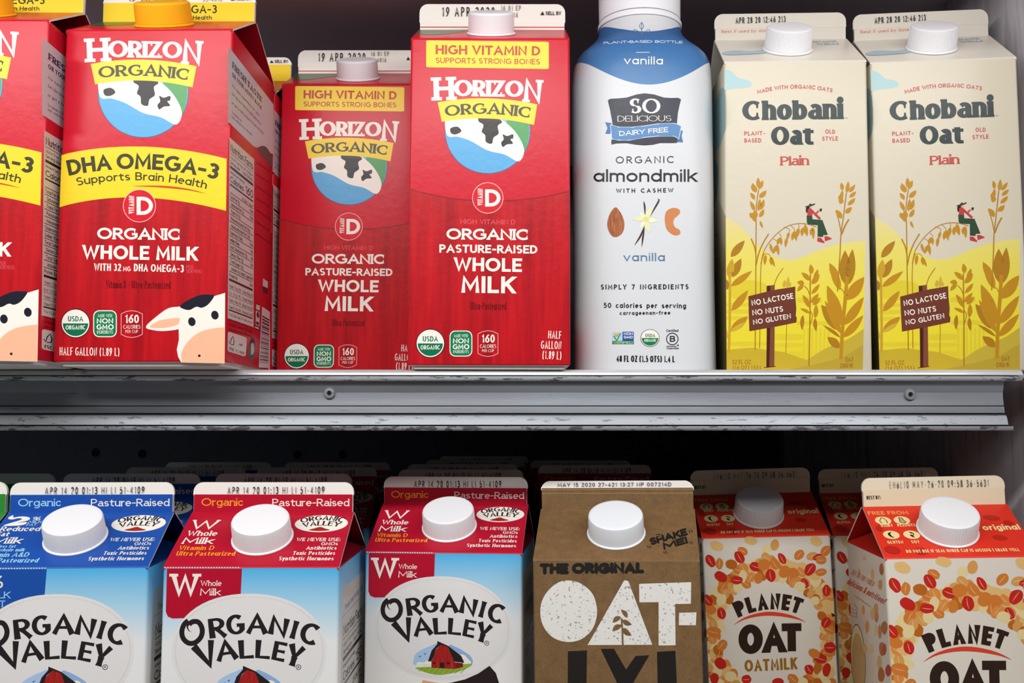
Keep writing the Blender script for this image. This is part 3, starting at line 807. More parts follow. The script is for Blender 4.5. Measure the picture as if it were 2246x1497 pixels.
def vit_d(a, cx, cy, r):
    a.ell(cx, cy, r, r, paint('#f2c9c4'), 3); a.ell(cx, cy, r*.965, r*.965, paint('#cf1a2b'), 4)
    a.text('D', (cx-r*.17, cy+r*.55), (cx+r*.82, cy+r*.55), r*1.1, Sty(.22, .2), WHITE, 6)
    a.text('VITAMIN', (cx-r*.32, cy+r*.48), (cx-r*.32, cy-r*.6), r*.33, COND, WHITE, 6)
def logo(a, H, O, N, ban, org, globe, s):
    """wordmark, yellow ribbon and round meadow picture; s = size of one unit"""
    a.part('brand_lettering', 'front')
    a.text('H', *H, SLAB_B, WHITE, 9); a.text('ORIZO', *O, Sty(.3, .15, serif=1, track=.01, slen=.44, sth=.12), WHITE, 9); a.text('N', *N, Sty(.22, .16, serif=1, slen=.34, sth=.11), WHITE, 9)
    cx, cy, rx, ry = globe
    a.part('meadow_picture', 'front')
    def disc(k, m, lv, a0=0, a1=360): a.poly([(cx+rx*k*math.cos(math.radians(t)), max(cy-.46*ry, cy+ry*k*math.sin(math.radians(t)))) for t in range(a0, a1, 6)], m, lv)
    disc(1.015, paint('#2b5f86'), 2); disc(1, m_blue, 3)
    g = lambda x, y: (cx+x*rx, cy+y*ry)
    disc(1, m_sky, 4, 180, 361)
    a.blob([g(.42, -.44), g(.6, -.45), g(.74, -.4), g(.93, -.33), g(.985, -.1), g(.95, .25), g(.84, .5), g(.6, .3), g(.38, .05), g(.45, -.2)], m_hill, 5)
    a.blob([g(-.2, -.46), g(.0, -.46), g(.16, -.46), g(.3, -.45), g(.24, -.38), g(0, -.4), g(-.12, -.43)], m_hill, 5)
    # a plain hide-patterned band across the meadow, where the pack carries its own figure
    a.blob([g(-.98, -.38), g(-.6, -.44), g(-.25, -.46), g(.2, -.34), g(.62, -.02), g(.86, .42), g(.74, .72), g(.4, .56), g(0, .46), g(-.4, .24), g(-.7, .14), g(-.96, .1)], WHITE, 6, 6)
    a.blob([g(-.18, -.44), g(.12, -.38), g(.34, -.22), g(.24, -.12), g(.26, .06), g(.14, .16), g(.1, .3), g(-.04, .26), g(-.06, .1), g(-.14, .02), g(-.1, -.14), g(-.22, -.24)], INK, 7, 5)
    a.blob([g(.36, .08), g(.46, .12), g(.6, .08), g(.6, .18), g(.54, .2), g(.6, .3), g(.46, .32), g(.36, .38), g(.32, .28), g(.38, .2)], INK, 7, 5)
    a.blob([g(-.88, -.06), g(-.72, -.1), g(-.62, 0), g(-.74, .08), g(-.86, .06)], INK, 7, 4)
    a.part('yellow_ribbon', 'front')
    tl, tm, tr, br, bm, bl = ban
    top = [quad_pt(tl, tm, tr, i/12) for i in range(13)]; bot = [quad_pt(br, bm, bl, i/12) for i in range(13)]
    a.poly(top+bot, YEL, 8); a.text('ORGANIC', org[0], org[2], org[3], Sty(.28, .13, serif=1, track=.08, slen=.44, sth=.12), m_olive, 10, mid=org[1])
# ---- DHA type (reference: the whole carton at left)
dims_om = (95, 95, 190.4, 23.5, 17.5)
pose_om = (-205.0, 546.8, -2.2, -.64, 0, 95)
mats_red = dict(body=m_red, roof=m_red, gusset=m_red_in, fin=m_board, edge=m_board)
m_cap_y = paint('#f5b21c', .42); m_cap_w = paint('#eeeef2', .42)
red_omega, hosts, planes = make_carton('milk_carton', pose_om, dims_om, mats_red, ('smooth', m_cap_y, m_cap_y, 16.2, 13.2), .7)
a = art_for(pose_om, planes); a.Z(0, 400, 3.481)
a.part('barn_board_panel', 'front'); L_mode(a, 'front', dims_om); a.poly([(.4, 95), (94.6, 95), (94.6, 187.6), (.4, 187.6)], m_wood, 1); a.Z(0, 400, 3.481)
a.part('yellow_band', 'front')
top = [quad_pt((460/3.565*3.481, (1214/3.565-400)*3.481), (1100/3.565*3.481, (1145/3.565-400)*3.481), (1772/3.565*3.481, (1241/3.565-400)*3.481), i/16) for i in range(17)]
bot = [quad_pt((1726, 216), (1050, 114), (448, 189), i/16) for i in range(17)]
a.poly(top+bot, YEL, 3)
c = lambda x, y: (x/3.565*3.481, (y/3.565-400)*3.481)
k_ = 3.481/3.565
a.text('DHA OMEGA-3', c(540, 1374), c(1697, 1406), 122*k_, Sty(.24, .205, track=.07, space=.2), m_olive, 6, mid=c(1112, 1322))
a.text('Supports Brain Health', c(603, 1453), c(1612, 1477), 64*k_, Sty(.175, .15, track=.11), m_olive, 6, mid=c(1110, 1410))
a.line([(1008, 28), (1200, 30), (1400, 48), (1575, 84)], 16, paint('#c64a1c'), 6, taper=2, smooth=5)
a.part('vitamin_badge', 'front'); vit_d(a, 1065, 178, 126)
a.part('product_lettering', 'front')
a.text('ORGANIC', (742, 432), (1380, 440), 88, Sty(.23, .2, serif=1, track=.07, slen=.36, sth=.13), WHITE); a.text('WHOLE MILK', (628, 582), (1507, 597), 106, BOLD, WHITE)
a.text('WITH 32', (718, 673), (925, 676), 56, COND, WHITE); a.text('MG', (940, 676), (998, 677), 36, COND, WHITE)
a.text('DHA OMEGA-3', (1022, 677), (1403, 686), 57, COND, WHITE)
a.text('PER', (1422, 657), (1475, 659), 26, COND_R, m_pale); a.text('SERVING', (1422, 689), (1540, 692), 28, COND_R, m_pale)
a.text('Vitamin D - Ultra-Pasteurized', (808, 806), (1302, 812), 60, COND, m_dkred)
a.part('volume_lettering', 'front'); a.text('HALF GALLON (1.89 L)', (455, 1318), (912, 1324), 62, COND_R, WHITE)
a.part('organic_seal', 'front'); usda(a, 577, 1075, 103)
a.part('ingredient_badge', 'front'); nongmo(a, 712, 975, 892, 1180)
a.part('calorie_badge', 'front'); cal160(a, 925, 978, 1087, 1183)
a.part('cow_picture', 'front')
a.poly([(1719, 842), (1640, 866), (1560, 880)]+spline([(1450, 915), (1380, 945), (1290, 958), (1200, 1018), (1113, 1102), (1180, 1128), (1250, 1133), (1330, 1126), (1364, 1118)], 4, False)+[(1366, 1200), (1350, 1275), (1360, 1330), (1384, 1373), (1716, 1381)], WHITE, 3)
a.blob([(1374, 945), (1430, 900), (1530, 858), (1600, 856), (1637, 864), (1590, 930), (1540, 956), (1500, 948), (1450, 972), (1410, 968)], NAVY, 4)
a.poly(spline([(1143, 1103), (1210, 1056), (1290, 1040), (1366, 1034), (1370, 1060), (1350, 1088), (1250, 1110)], 4), m_peach, 4)
a.poly(spline([(1388, 1372), (1386, 1300), (1430, 1220), (1510, 1150), (1600, 1118), (1714, 1104)], 4, False)+[(1716, 1380)], m_peach, 4)
a.ell(1465, 1062, 28, 34, NAVY, 5, -12); a.ell(1641, 1012, 28, 34, NAVY, 5, -12); a.ell(1522, 1322, 10, 10, NAVY, 5)
a.Z(0, 0, 3.565)
logo(a, ((683, 487), (852, 480), 185), ((846, 447), (1424, 457), 130), ((1425, 500), (1570, 509), 188),
     ((710, 500), (1120, 466), (1537, 518), (1506, 683), (1120, 630), (745, 660)), ((775, 612), (1130, 594), (1476, 631), 88), (1120, 722, 350, 350), 1)
a.part('green_field', 'roof', 'roof'); L_mode(a, 'roof', dims_om); a.poly([(.5, 1), (32, 1)]+spline([(32, 1), (29, 12), (20, 22), (9, 27), (.5, 20)], 4, False), paint('#2f6b38'), 2)
a.part('yellow_strip', 'fin', 'fin'); L_mode(a, 'fin', dims_om); a.poly([(1, 5.6), (94, 5.6), (94, 17.6), (1, 17.6)], YEL, 2)
a.text('DHA OMEGA-3', (25, 12.4), (71, 12.4), 5.2, MED, m_olive); a.text('Supports Brain Health', (28, 16.4), (68, 16.4), 2.7, MED, m_olive)
a.part('date_stamp', 'fin', 'fin'); a.text('19 APR 2020', (16, 4.6), (52, 4.6), 3.6, DOT2, INK); a.text('35-4016', (62, 4.8), (74, 4.8), 2.4, DOT2, paint('#9a948c')); a.text('SELL BY', (82.5, 4.2), (92, 4.2), 2.1, MED, INK)
a.poly([(79, 4.2), (80.4, 2.3), (81.8, 4.2)], INK, 4)
# right side: offer panel, nutrition table, marks
a.Z(490, 60, 5.757); a.part('offer_panel', 'right')
m_lil = paint('#c9c3c9'); m_pur = paint('#453a5a'); m_gr = paint('#6d6670')
a.poly([(62, 236), (632, 972), (628, 1600), (380, 1500), (60, 1190)], m_lil, 2)
a.Q((62, 236), (632, 972), (600, 1660), (55, 1190))
T = lambda s, u0, u1, v, h, st, m, lv=5: a.text(s, (u0, v), (u1, v), h, st, m, lv)
T('FRESH TASTE', 9, 75, 22, 9, SLAB_B, m_pur); T('OR YOUR MONEY BACK', 9, 75, 34, 6.5, COND, m_pur)
T('We want something for you', 9, 70, 48, 4.4, TINY, m_gr); T('Get the best Horizon milk guarantee', 9, 76, 59, 4.2, TINY, m_gr); T('or get a full refund GUARANTEED', 9, 82, 71, 4.4, TINY, m_gr)
T('To redeem visit', 9, 32, 84, 4, TINY, m_gr); T('our website for details', 9, 56, 90, 4, TINY, m_gr)
a.Z(490, 300, 5.757); a.part('field_picture', 'right'); a.blob([(425, 150), (470, 118), (530, 122), (590, 200), (620, 300), (612, 375), (540, 300), (470, 220)], paint('#3b463c'), 3)
a.Z(490, 300, 5.757); a.part('nutrition_label', 'right')
bl, br_ = (52, 850+250*5.757), (380, 965+250*5.757)
a.poly([(76, 3), (388, 283), br_, bl], paint('#d6cbc4'), 2); a.Q((76, 3), (388, 283), br_, bl, 100, 215)
def nutri(a, cal, rows, K=2.15):
    T = lambda s, u0, u1, v, h, stl, m=INK, lv=5: a.text(s, (u0, v*K), (u1, v*K), h*K, stl, m, lv)
    bar = lambda v, t, u0=4, u1=96: a.poly([(u0, (v-t*1.1)*K), (u1, (v-t*1.1)*K), (u1, v*K), (u0, v*K)], INK, 4)
    T('Nutrition Facts', 5, 95, 7, 4.2, COND); bar(8.4, .25); T('About 8 servings per container', 5, 95, 11.2, 1.7, COND_R); T('Serving size   1 cup (240mL)', 5, 96, 14, 1.8, COND)
    bar(16.6, 1.4); T('Amount per serving', 5, 60, 19.2, 1.5, COND); T('Calories', 5, 58, 24, 3.4, COND); T(cal, 66, 96, 24, 4.6, COND); bar(26, .8); T('% Daily Value*', 52, 96, 29.4, 1.5, COND)
    v = 30.2
    for i, (nm, pc, ind) in enumerate(rows):
        bar(v, .34); T(nm, 5+ind, 5+ind+min(86-ind, len(nm)*3.1), v+2.9, 2.1, COND if ind == 0 else MED)
        if pc: T(pc, 96-len(pc)*4.5, 96, v+2.9, 1.9, COND)
        v += 3.95
    bar(v+1.2, 1.2); v += 2
    for nm, p2 in (('Vitamin D 2.5mcg 10%', 'Calcium 300mg 25%'), ('Iron 0mg 0%', 'Potassium 400mg 8%'), ('Vitamin A 150mcg 15%', 'Riboflavin 0.4mg 30%'), ('Vitamin B12 1.2mcg 50%', 'Pantothenic 1mg 20%')):
        T(nm, 5, 50, v+2.8, 1.8, COND_R); T(p2, 56, 97, v+2.8, 1.8, COND_R); bar(v+3.6, .2); v += 3.9
    bar(v+.2, .7)
    for q in ('*The % Daily Value (DV) tells you how', 'much a nutrient in a serving of food', 'contributes to a daily diet. 2,000 calories', 'a day is used for general nutrition advice.'):
        T(q, 5, 95, v+3, 1.6, COND_R); v += 2.7
nutri(a, '160', [('Total Fat 8g', '10%', 0), ('Saturated Fat 5g', '25%', 4), ('Trans Fat 0g', '', 4), ('Polyunsaturated Fat 0.5g', '', 4), ('Monounsaturated Fat 2.5g', '', 4), ('Cholesterol 35mg', '12%', 0), ('Sodium 105mg', '5%', 0), ('Total Carbohydrate 12g', '4%', 0), ('Dietary Fiber 0g', '0%', 4), ('Total Sugars 12g', '', 4), ('Includes 0g Added Sugars', '0%', 8), ('Protein 8g', '16%', 0)])
a.Z(490, 550, 5.757); a.part('paper_mark', 'right'); m_wm = paint('#d9cfca')
a.Q((55, 1015), (298, 1095), (280, 1335), (52, 1265)); a.rrect(0, 0, 100, 100, 10, m_wm, 2)
a.text('FSC', (10, 92), (36, 92), 17, COND, INK); a.text('FSC C001802', (42, 92), (94, 92), 14, COND_R, INK); a.text('MIX', (62, 52), (78, 52), 11, COND, INK)
a.line([(6, 48), (14, 60), (18, 34), (28, 16), (34, 40), (32, 58), (18, 62)], 4, INK, 4)
a.Z(490, 550, 5.757); a.part('round_mark', 'right'); a.ell(358, 1240, 42, 150, paint('#4c4a4c'), 2, 4); a.ell(360, 1240, 34, 122, paint('#2c2a2e'), 3, 4); a.blob([(350, 1170), (378, 1165), (388, 1230), (380, 1290), (350, 1310), (346, 1240)], paint('#b7b4b6'), 4)
a.part('recycling_mark', 'right')
a.poly([(410, 660), (462, 680), (455, 1010), (395, 985)], INK, 2)
for (x, y0, y1) in ((413, 672, 735), (408, 750, 935), (400, 950, 972)): a.poly([(x, y0), (x+48, y0+18), (x+46, y1+18), (x-2, y1)], paint('#cfc3c0'), 3)
a.blob([(418, 800), (434, 760), (450, 815), (440, 850), (424, 830)], INK, 4); a.blob([(414, 890), (446, 905), (440, 940), (416, 920)], INK, 4)
a.part('bar_code', 'right'); a.Q((488, 700), (588, 770), (572, 1480), (445, 1470)); a.poly([(0, 0), (100, 0), (100, 100), (0, 100)], m_lil, 2)
random.seed(11); v = 14
while v < 92:
    t = random.choice((.7, 1.1, 1.8, 2.6)); a.poly([(8, v), (94, v), (94, v+t), (8, v+t)], INK, 4); v += t+random.choice((.8, 1.2, 2.0))
a.Z(490, 550, 5.757); a.part('small_mark', 'right'); a.poly([(500, 345), (562, 390), (558, 470), (496, 440)], m_lil, 2); a.poly([(496, 444), (558, 474), (558, 555), (498, 520)], INK, 2)
a.Z(490, 300, 5.757); a.part('fine_print', 'right')
for i, (u0, u1) in enumerate(((412, 590), (412, 560), (412, 600), (412, 580), (412, 600), (412, 570), (412, 598))): a.text('pasteurized organic milk with vitamins', (u0, 330+i*150), (u1, 330+i*150+(u1-u0)*.7), 26, TINY, m_dkred)
a.build(hosts)
# ---- high vitamin type (reference: the front one)
dims_hd = (95, 95, 197.6, 24, 17.2)
pose_hd = (-13.5, 578.3, -2.2, -.2, .15, 95)
red_vit, hosts, planes = make_carton('milk_carton', pose_hd, dims_hd, mats_red, ('smooth', m_cap_w, m_cap_w, 14.4, 13.0), .3)
a = art_for(pose_hd, planes); a.Z(580, 400, 3.303)
a.part('barn_board_panel', 'front')
arc = [quad_pt((1052, 48), (1620, 136), (2206, 64), i/16) for i in range(17)]
P3 = [a_ for a_ in arc]

arcL = []
for p in arc:
    q = a.loc(p, 0); arcL.append((q.x+47.5, dims_hd[2]-q.z))
L_mode(a, 'front', dims_hd); a.poly([(.4, arcL[0][1])]+arcL[1:-1]+[(94.6, arcL[-1][1]), (94.6, 194.8), (.4, 194.8)], m_wood, 1)
a.line([(.4, arcL[0][1])]+arcL[1:-1]+[(94.6, arcL[-1][1])], .7, paint('#8c0f1c'), 2)
a.Z(580, 400, 3.303)
a.part('vitamin_badge', 'front'); vit_d(a, 1618, 112, 113)
a.part('product_lettering', 'front')
a.text('HIGH VITAMIN D', (1420, 300), (1818, 305), 36, MED, paint('#d8505c')); a.text('ORGANIC', (1318, 412), (1915, 418), 80, Sty(.23, .2, serif=1, track=.07, slen=.36, sth=.13), WHITE)
a.text('PASTURE-RAISED', (1267, 508), (1977, 515), 60, BOLD, WHITE); a.text('WHOLE', (1372, 640), (1865, 648), 98, BOLD, WHITE); a.text('MILK', (1427, 798), (1815, 803), 121, Sty(.23, .2), WHITE)
a.text('Ultra-Pasteurized', (1490, 921), (1752, 923), 56, COND, m_dkred)
a.part('volume_lettering', 'front'); a.text('HALF', (2055, 1128), (2150, 1132), 55, COND_R, WHITE); a.text('GALLON', (2003, 1203), (2150, 1207), 57, COND_R, WHITE); a.text('(1.89 L)', (2013, 1276), (2150, 1282), 58, COND_R, WHITE)
a.part('organic_seal', 'front'); usda(a, 1202, 1165, 97)
a.part('ingredient_badge', 'front'); nongmo(a, 1341, 1072, 1506, 1260)
a.part('calorie_badge', 'front'); cal160(a, 1547, 1073, 1692, 1260)
a.Z(580, 0, 3.303)
a.part('yellow_label', 'front'); a.Q((1172, 292), (2060, 303), (2060, 500), (1172, 487)); a.rrect(0, 0, 100, 100, 3, YEL, 3); a.Z(580, 0, 3.303)
a.text('HIGH VITAMIN D', (1240, 393), (1998, 403), 68, BOLD, m_rust); a.text('SUPPORTS STRONG BONES', (1240, 457), (1996, 467), 40, MED, m_rust)
logo(a, ((1228, 729), (1376, 724), 168), ((1372, 696), (1876, 703), 118), ((1876, 738), (2002, 746), 166),
     ((1255, 741), (1615, 712), (1976, 756), (1953, 905), (1615, 858), (1285, 882)), ((1312, 845), (1620, 826), (1928, 857), 78), (1617, 948, 306, 306), 1)
a.part('green_field', 'roof', 'roof'); L_mode(a, 'roof', dims_hd); a.poly([(.5, 1), (32, 1)]+spline([(32, 1), (29, 14), (20, 26), (9, 32), (.5, 22)], 4, False), paint('#2f6b38'), 2)
a.part('red_line', 'fin', 'fin'); L_mode(a, 'fin', dims_hd); a.poly([(.8, 15.3), (94.2, 15.3), (94.2, 15.9), (.8, 15.9)], m_red, 2)
a.part('date_stamp', 'fin', 'fin'); a.text('19 APR 2020', (15, 8.4), (49, 8.4), 6.2, Sty(.1, track=.22, seg=8), INK); a.text('16 01 EP', (53, 4.4), (66, 4.4), 3.3, DOT2, paint('#8f8a84')); a.text('35-4016', (52, 9), (64, 9), 3.3, DOT2, paint('#8f8a84'))
a.text('SELL BY', (82, 7.4), (92, 7.4), 2.4, MED, INK); a.poly([(78.6, 7.4), (79.9, 5), (81.2, 7.4)], INK, 4)
a.part('side_panel', 'right'); L_mode(a, 'right', dims_hd); a.poly([(3, 8), (92, 8), (92, 70), (3, 70)], m_lil, 2)
a.part('nutrition_label', 'right'); a.poly([(3, 78), (50, 78), (50, 170), (3, 170)], paint('#d6cbc4'), 2)
for i in range(20): a.poly([(4.5, 82+i*4.3), (48, 82+i*4.3), (48, 83.4+i*4.3), (4.5, 83.4+i*4.3)], INK if i % 4 == 0 else m_gr, 4)
a.build(hosts)
# ================= almond drink bottle
BX, BY, BZ = 38.0+45.5, 633.0, -4.5       # centre of the foot
m_bot = paint('#d2d5d9', .3); m_bcap = paint('#eeeef4', .35)
BPROF = [(0, 41.5, 38.5, 3.2), (1.2, 43.2, 40, 3.2), (4, 43.8, 40.4, 3.2), (60, 43.6, 40.2, 3.2), (120, 44.0, 40.4, 3.2), (180, 44.2, 40.6, 3.1), (192, 44.0, 40.4, 3), (198, 43.6, 39.9, 2.8),
         (203, 42.2, 38.6, 2.6), (207, 39.5, 36.6, 2.4), (211, 35.4, 33.6, 2.2), (215, 31.4, 30.4, 2.1), (219, 28.3, 28, 2), (223, 26.8, 26.8, 2), (226, 26.2, 26.2, 2), (229, 26.0, 26.0, 2)]
def bsec(z):
    z = max(0, min(229, z))
    for (z0, a0, b0, n0), (z1, a1, b1, n1) in zip(BPROF[:-1], BPROF[1:]):
        if z <= z1:
            t = (z-z0)/(z1-z0); return a0+(a1-a0)*t, b0+(b1-b0)*t, n0+(n1-n0)*t
def b_in(x, y, z):
    a, b, n = bsec(z); return abs(x/a)**n+abs(y/b)**n-1
def bottle_fn(px, py, h):
    d = ray(px, py); o = Vector((0, 0, EYE)); c = Vector((BX, BY, BZ))
    lo, hi = 570/d.y, 634/d.y
    for _ in range(26):
        m = (lo+hi)/2; q = o+d*m-c
        if b_in(q.x, q.y, q.z) > 0: lo = m
        else: hi = m
    q = o+d*lo-c
    e = .05; g = Vector((b_in(q.x+e, q.y, q.z)-b_in(q.x-e, q.y, q.z), b_in(q.x, q.y+e, q.z)-b_in(q.x, q.y-e, q.z), b_in(q.x, q.y, q.z+e)-b_in(q.x, q.y, q.z-e)))
    g = g.normalized() if g.length > 1e-9 else Vector((0, -1, 0))
    return q+g*(h*.6+.04)
bottle = empty('almond_milk_bottle', (BX*MM, BY*MM, BZ*MM)); tag(bottle, 'white plastic almond drink bottle with blue shoulder and white cap', 'bottle')
def sup(a, b, n, k, N=96):
    t = 2*math.pi*k/N; c, s = math.cos(t), math.sin(t)
    return a*math.copysign(abs(c)**(2/n), c), b*math.copysign(abs(s)**(2/n), s)
V = []; Fc = []; N = 96; zs = []
for i in range(len(BPROF)-1):
    z0, z1 = BPROF[i][0], BPROF[i+1][0]; kk = 4 if z1-z0 > 20 else 3
    zs += [z0+(z1-z0)*j/kk for j in range(kk)]
zs.append(229)
for z in zs:
    a_, b_, n_ = bsec(z)
    for k in range(N): x, y = sup(a_, b_, n_, k); V.append((x*MM, y*MM, z*MM))
for j in range(len(zs)-1):
    for k in range(N): Fc.append((j*N+k, j*N+(k+1) % N, (j+1)*N+(k+1) % N, (j+1)*N+k))
Fc.append(tuple(range(N-1, -1, -1)))
# blue shoulder: printed sleeve with a smile-shaped lower edge (on the sleeve itself)
mb, nt, b = newmat('bottle_sleeve', .3)
tc = nd(nt, 'ShaderNodeTexCoord'); se = nd(nt, 'ShaderNodeSeparateXYZ'); nt.links.new(tc.outputs['Object'], se.inputs[0])
def edge(z0, k, sign):
    x2 = nd(nt, 'ShaderNodeMath', operation='MULTIPLY'); nt.links.new(se.outputs['X'], x2.inputs[0]); nt.links.new(se.outputs['X'], x2.inputs[1])
    ma = nd(nt, 'ShaderNodeMath', operation='MULTIPLY_ADD'); nt.links.new(x2.outputs[0], ma.inputs[0]); ma.inputs[1].default_value = k; ma.inputs[2].default_value = z0
    g = nd(nt, 'ShaderNodeMath', operation='GREATER_THAN' if sign > 0 else 'LESS_THAN'); nt.links.new(se.outputs['Z'], g.inputs[0]); nt.links.new(ma.outputs[0], g.inputs[1]); return g
e1 = edge(.1765, .0235/(.0435**2), 1); e2 = edge(.2135, .0135/(.0265**2), -1)
mu = nd(nt, 'ShaderNodeMath', operation='MULTIPLY'); nt.links.new(e1.outputs[0], mu.inputs[0]); nt.links.new(e2.outputs[0], mu.inputs[1])
mx = nd(nt, 'ShaderNodeMix', data_type='RGBA'); nt.links.new(mu.outputs[0], mx.inputs[0]); mx.inputs[6].default_value = rgb('#d2d5d9')
mr = nd(nt, 'ShaderNodeMapRange'); mr.inputs['From Min'].default_value = .175; mr.inputs['From Max'].default_value = .215; nt.links.new(se.outputs['Z'], mr.inputs['Value'])
mx2 = nd(nt, 'ShaderNodeMix', data_type='RGBA'); nt.links.new(mr.outputs[0], mx2.inputs[0]); mx2.inputs[6].default_value = rgb('#4d7fb2'); mx2.inputs[7].default_value = rgb('#345f96')
nt.links.new(mx2.outputs[2], mx.inputs[7]); nt.links.new(mx.outputs[2], b.inputs['Base Color'])
me = mesh('body', V, Fc, None, 60); bbody = link('body', me, None, [mb]); sub(bottle, bbody)
v, f = lathe([(26.2, 0), (27.2, .3), (27.2, 2.6), (26.4, 3.2), (26.2, 4.2)], 64); o = link('neck_ring', mesh('neck_ring', v, f, None, 40), None, [m_bcap]); sub(bottle, o); o.location = (0, 0, .2265)
v, f = lathe([(26.1, 0), (26.4, .3), (26.8, 30), (26.2, 31.5), (24.5, 32.3), (0, 32.4)], 96); bcap = link('cap', mesh('cap', v, f, None, 30), None, [m_bcap]); sub(bottle, bcap); bcap.location = (0, 0, .2312)
a = Art(None, bottle_fn); host = dict(body=bbody)
m_steel = paint('#55789c'); m_navy2 = paint('#1b2033'); m_rib = paint('#4a7fb5')
a.Z(1240, 0, 3.564)
a.part('leaf_sprig', 'x'); 
for P in ([(596, 288), (598, 230), (596, 176)], [(598, 268), (640, 236), (660, 236), (640, 264), (598, 268)], [(598, 268), (556, 236), (534, 236), (556, 264), (598, 268)], [(596, 232), (580, 205), (596, 176), (612, 205), (596, 232)]): a.line(P, 4, m_steel, 3, smooth=4)
a.part('shoulder_lettering', 'x'); a.text('PLANT-BASED BOTTLE', (300, 348), (915, 342), 19, MED, paint('#d9e4f0'), mid=(608, 336))
a.line([(553, 411), (658, 409)], 4, paint('#d9e4f0'), 4); a.text('vanilla', (460, 503), (762, 505), 62, Sty(.14, track=.2), WHITE)
a.part('brand_badge', 'x')
bp = [(332, 785), (350, 772), (420, 768), (480, 762), (560, 737), (620, 729), (690, 737), (770, 762), (830, 766), (880, 764), (904, 776), (893, 820), (880, 880), (872, 960), (872, 1020), (880, 1100), (872, 1116), (850, 1118), (740, 1118), (680, 1132), (615, 1136), (550, 1131), (480, 1119), (400, 1121), (362, 1130), (359, 1110), (370, 1040), (368, 960), (350, 860)]
a.poly(bp, m_navy2, 2)
a.text('SO', (500, 885), (742, 887), 115, Sty(.24, .08, serif=1, track=.06, slen=.36, sth=.07), WHITE); a.text('DELICIOUS', (408, 950), (828, 947), 44, ROMAN_L, WHITE)
a.poly([(312, 955), (362, 962), (352, 1045), (313, 1045), (330, 1000)], paint('#3c6c9f'), 4); a.poly([(884, 1012), (918, 1022), (908, 1062), (920, 1112), (876, 1110)], paint('#3c6c9f'), 4)
a.line([(352, 976), (420, 994), (520, 994), (620, 984), (720, 968), (850, 964), (906, 984), (886, 1086), (850, 1064), (720, 1064), (620, 1074), (500, 1096), (420, 1096), (364, 1086)], 5, paint('#cfdcea'), 6, closed=True)
a.poly([(352, 976), (420, 994), (520, 994), (620, 984), (720, 968), (850, 964), (906, 984), (886, 1086), (850, 1064), (720, 1064), (620, 1074), (500, 1096), (420, 1096), (364, 1086)], m_rib, 5)
a.text('DAIRY FREE', (422, 1064), (805, 1032), 38, MED, WHITE, 8)
a.part('product_lettering', 'x'); a.text('ORGANIC', (395, 1277), (848, 1273), 54, Sty(.13, track=.4), DARK); a.text('almondmilk', (222, 1420), (1025, 1420), 98, Sty(.15, track=.14), DARK)
a.Z(1240, 400, 3.403); a.text('WITH CASHEW', (380, 78), (806, 74), 32, Sty(.19, track=.46, space=.4), DARK)
a.part('nut_picture', 'x'); m_alm = streak_mat('almond_skin', '#7a4326', '#a9623a', '#c07a4e', (500, 500, 60), .45, False)
a.blob([(375, 185), (412, 225), (436, 280), (440, 330), (424, 378), (385, 406), (348, 398), (320, 352), (314, 295), (336, 228)], m_alm, 3, 5)
m_csh = ramp_mat('cashew_skin', [(0, '#c98250'), (.6, '#d99f6a'), (1, '#d2a878')], 'X', .016, .052)
a.blob([(742, 270), (755, 215), (800, 190), (845, 198), (856, 225), (835, 250), (812, 272), (806, 305), (820, 335), (850, 352), (858, 378), (835, 394), (795, 385), (755, 345)], m_csh, 3, 5)
m_pet, m_pet2, m_bean = paint('#dfe2b0'), paint('#e6e8c4'), paint('#3f2a26')
for (x, y, w_, m) in ((500, 272, 34, m_pet), (640, 182, 42, m_pet), (690, 285, 34, m_pet2), (628, 375, 36, m_pet), (560, 345, 26, m_pet2), (552, 225, 30, m_pet2)): a.leaf(600, 275, x, y, w_, m, 3, 3)
a.ell(602, 275, 22, 20, paint('#d8d38a'), 4)
for P in ([(595, 245), (592, 180), (584, 138)], [(632, 255), (668, 190), (698, 135), (690, 122)], [(590, 325), (560, 400), (515, 470)], [(590, 330), (580, 400), (570, 482)]): a.line(P, 13, m_bean, 5, taper=2, smooth=5)
a.part('flavour_lettering', 'x'); a.text('vanilla', (435, 587), (742, 586), 62, Sty(.14, track=.22), m_steel); a.text('SIMPLY 7 INGREDIENTS', (266, 798), (918, 796), 37, Sty(.19, track=.32, space=.5), DARK)
a.part('calorie_lettering', 'x'); a.text('50 calories per serving', (286, 935), (900, 938), 38, Sty(.175, track=.2, space=.5), DARK); a.text('carrageenan-free', (406, 988), (783, 985), 28, Sty(.19, track=.26), DARK)
a.part('volume_lettering', 'x'); a.text('48 FL OZ (1.5 QTS) 1.4 L', (382, 1337), (815, 1341), 47, COND, DARK)
a.part('verified_mark', 'x'); a.poly([(350, 1115), (426, 1115), (426, 1182), (350, 1182)], paint('#a9cfe0'), 3); a.poly([(427, 1113), (510, 1113), (510, 1182), (427, 1182)], paint('#2b4fa0'), 3); a.poly([(350, 1182), (511, 1182), (511, 1206), (350, 1206)], paint('#2f7a45'), 3)
a.text('NON', (436, 1138), (503, 1138), 20, BOLD, WHITE); a.text('GMO', (436, 1164), (503, 1164), 20, BOLD, WHITE); a.text('VERIFIED', (358, 1203), (504, 1203), 17, COND, paint('#bcd8b4'))
a.line([(362, 1145), (385, 1180), (412, 1125)], 9, paint('#2f8a50'), 5); a.blob([(366, 1125), (384, 1132), (398, 1122), (394, 1148), (376, 1150)], paint('#e09a3c'), 5)
a.part('organic_seal', 'x'); a.ell(632, 1160, 71, 66, paint('#6e3b33'), 3); a.ell(632, 1160, 67, 62, WHITE, 4); a.ell(632, 1160, 62, 57, m_green, 5, 0, 24, 0, 180)
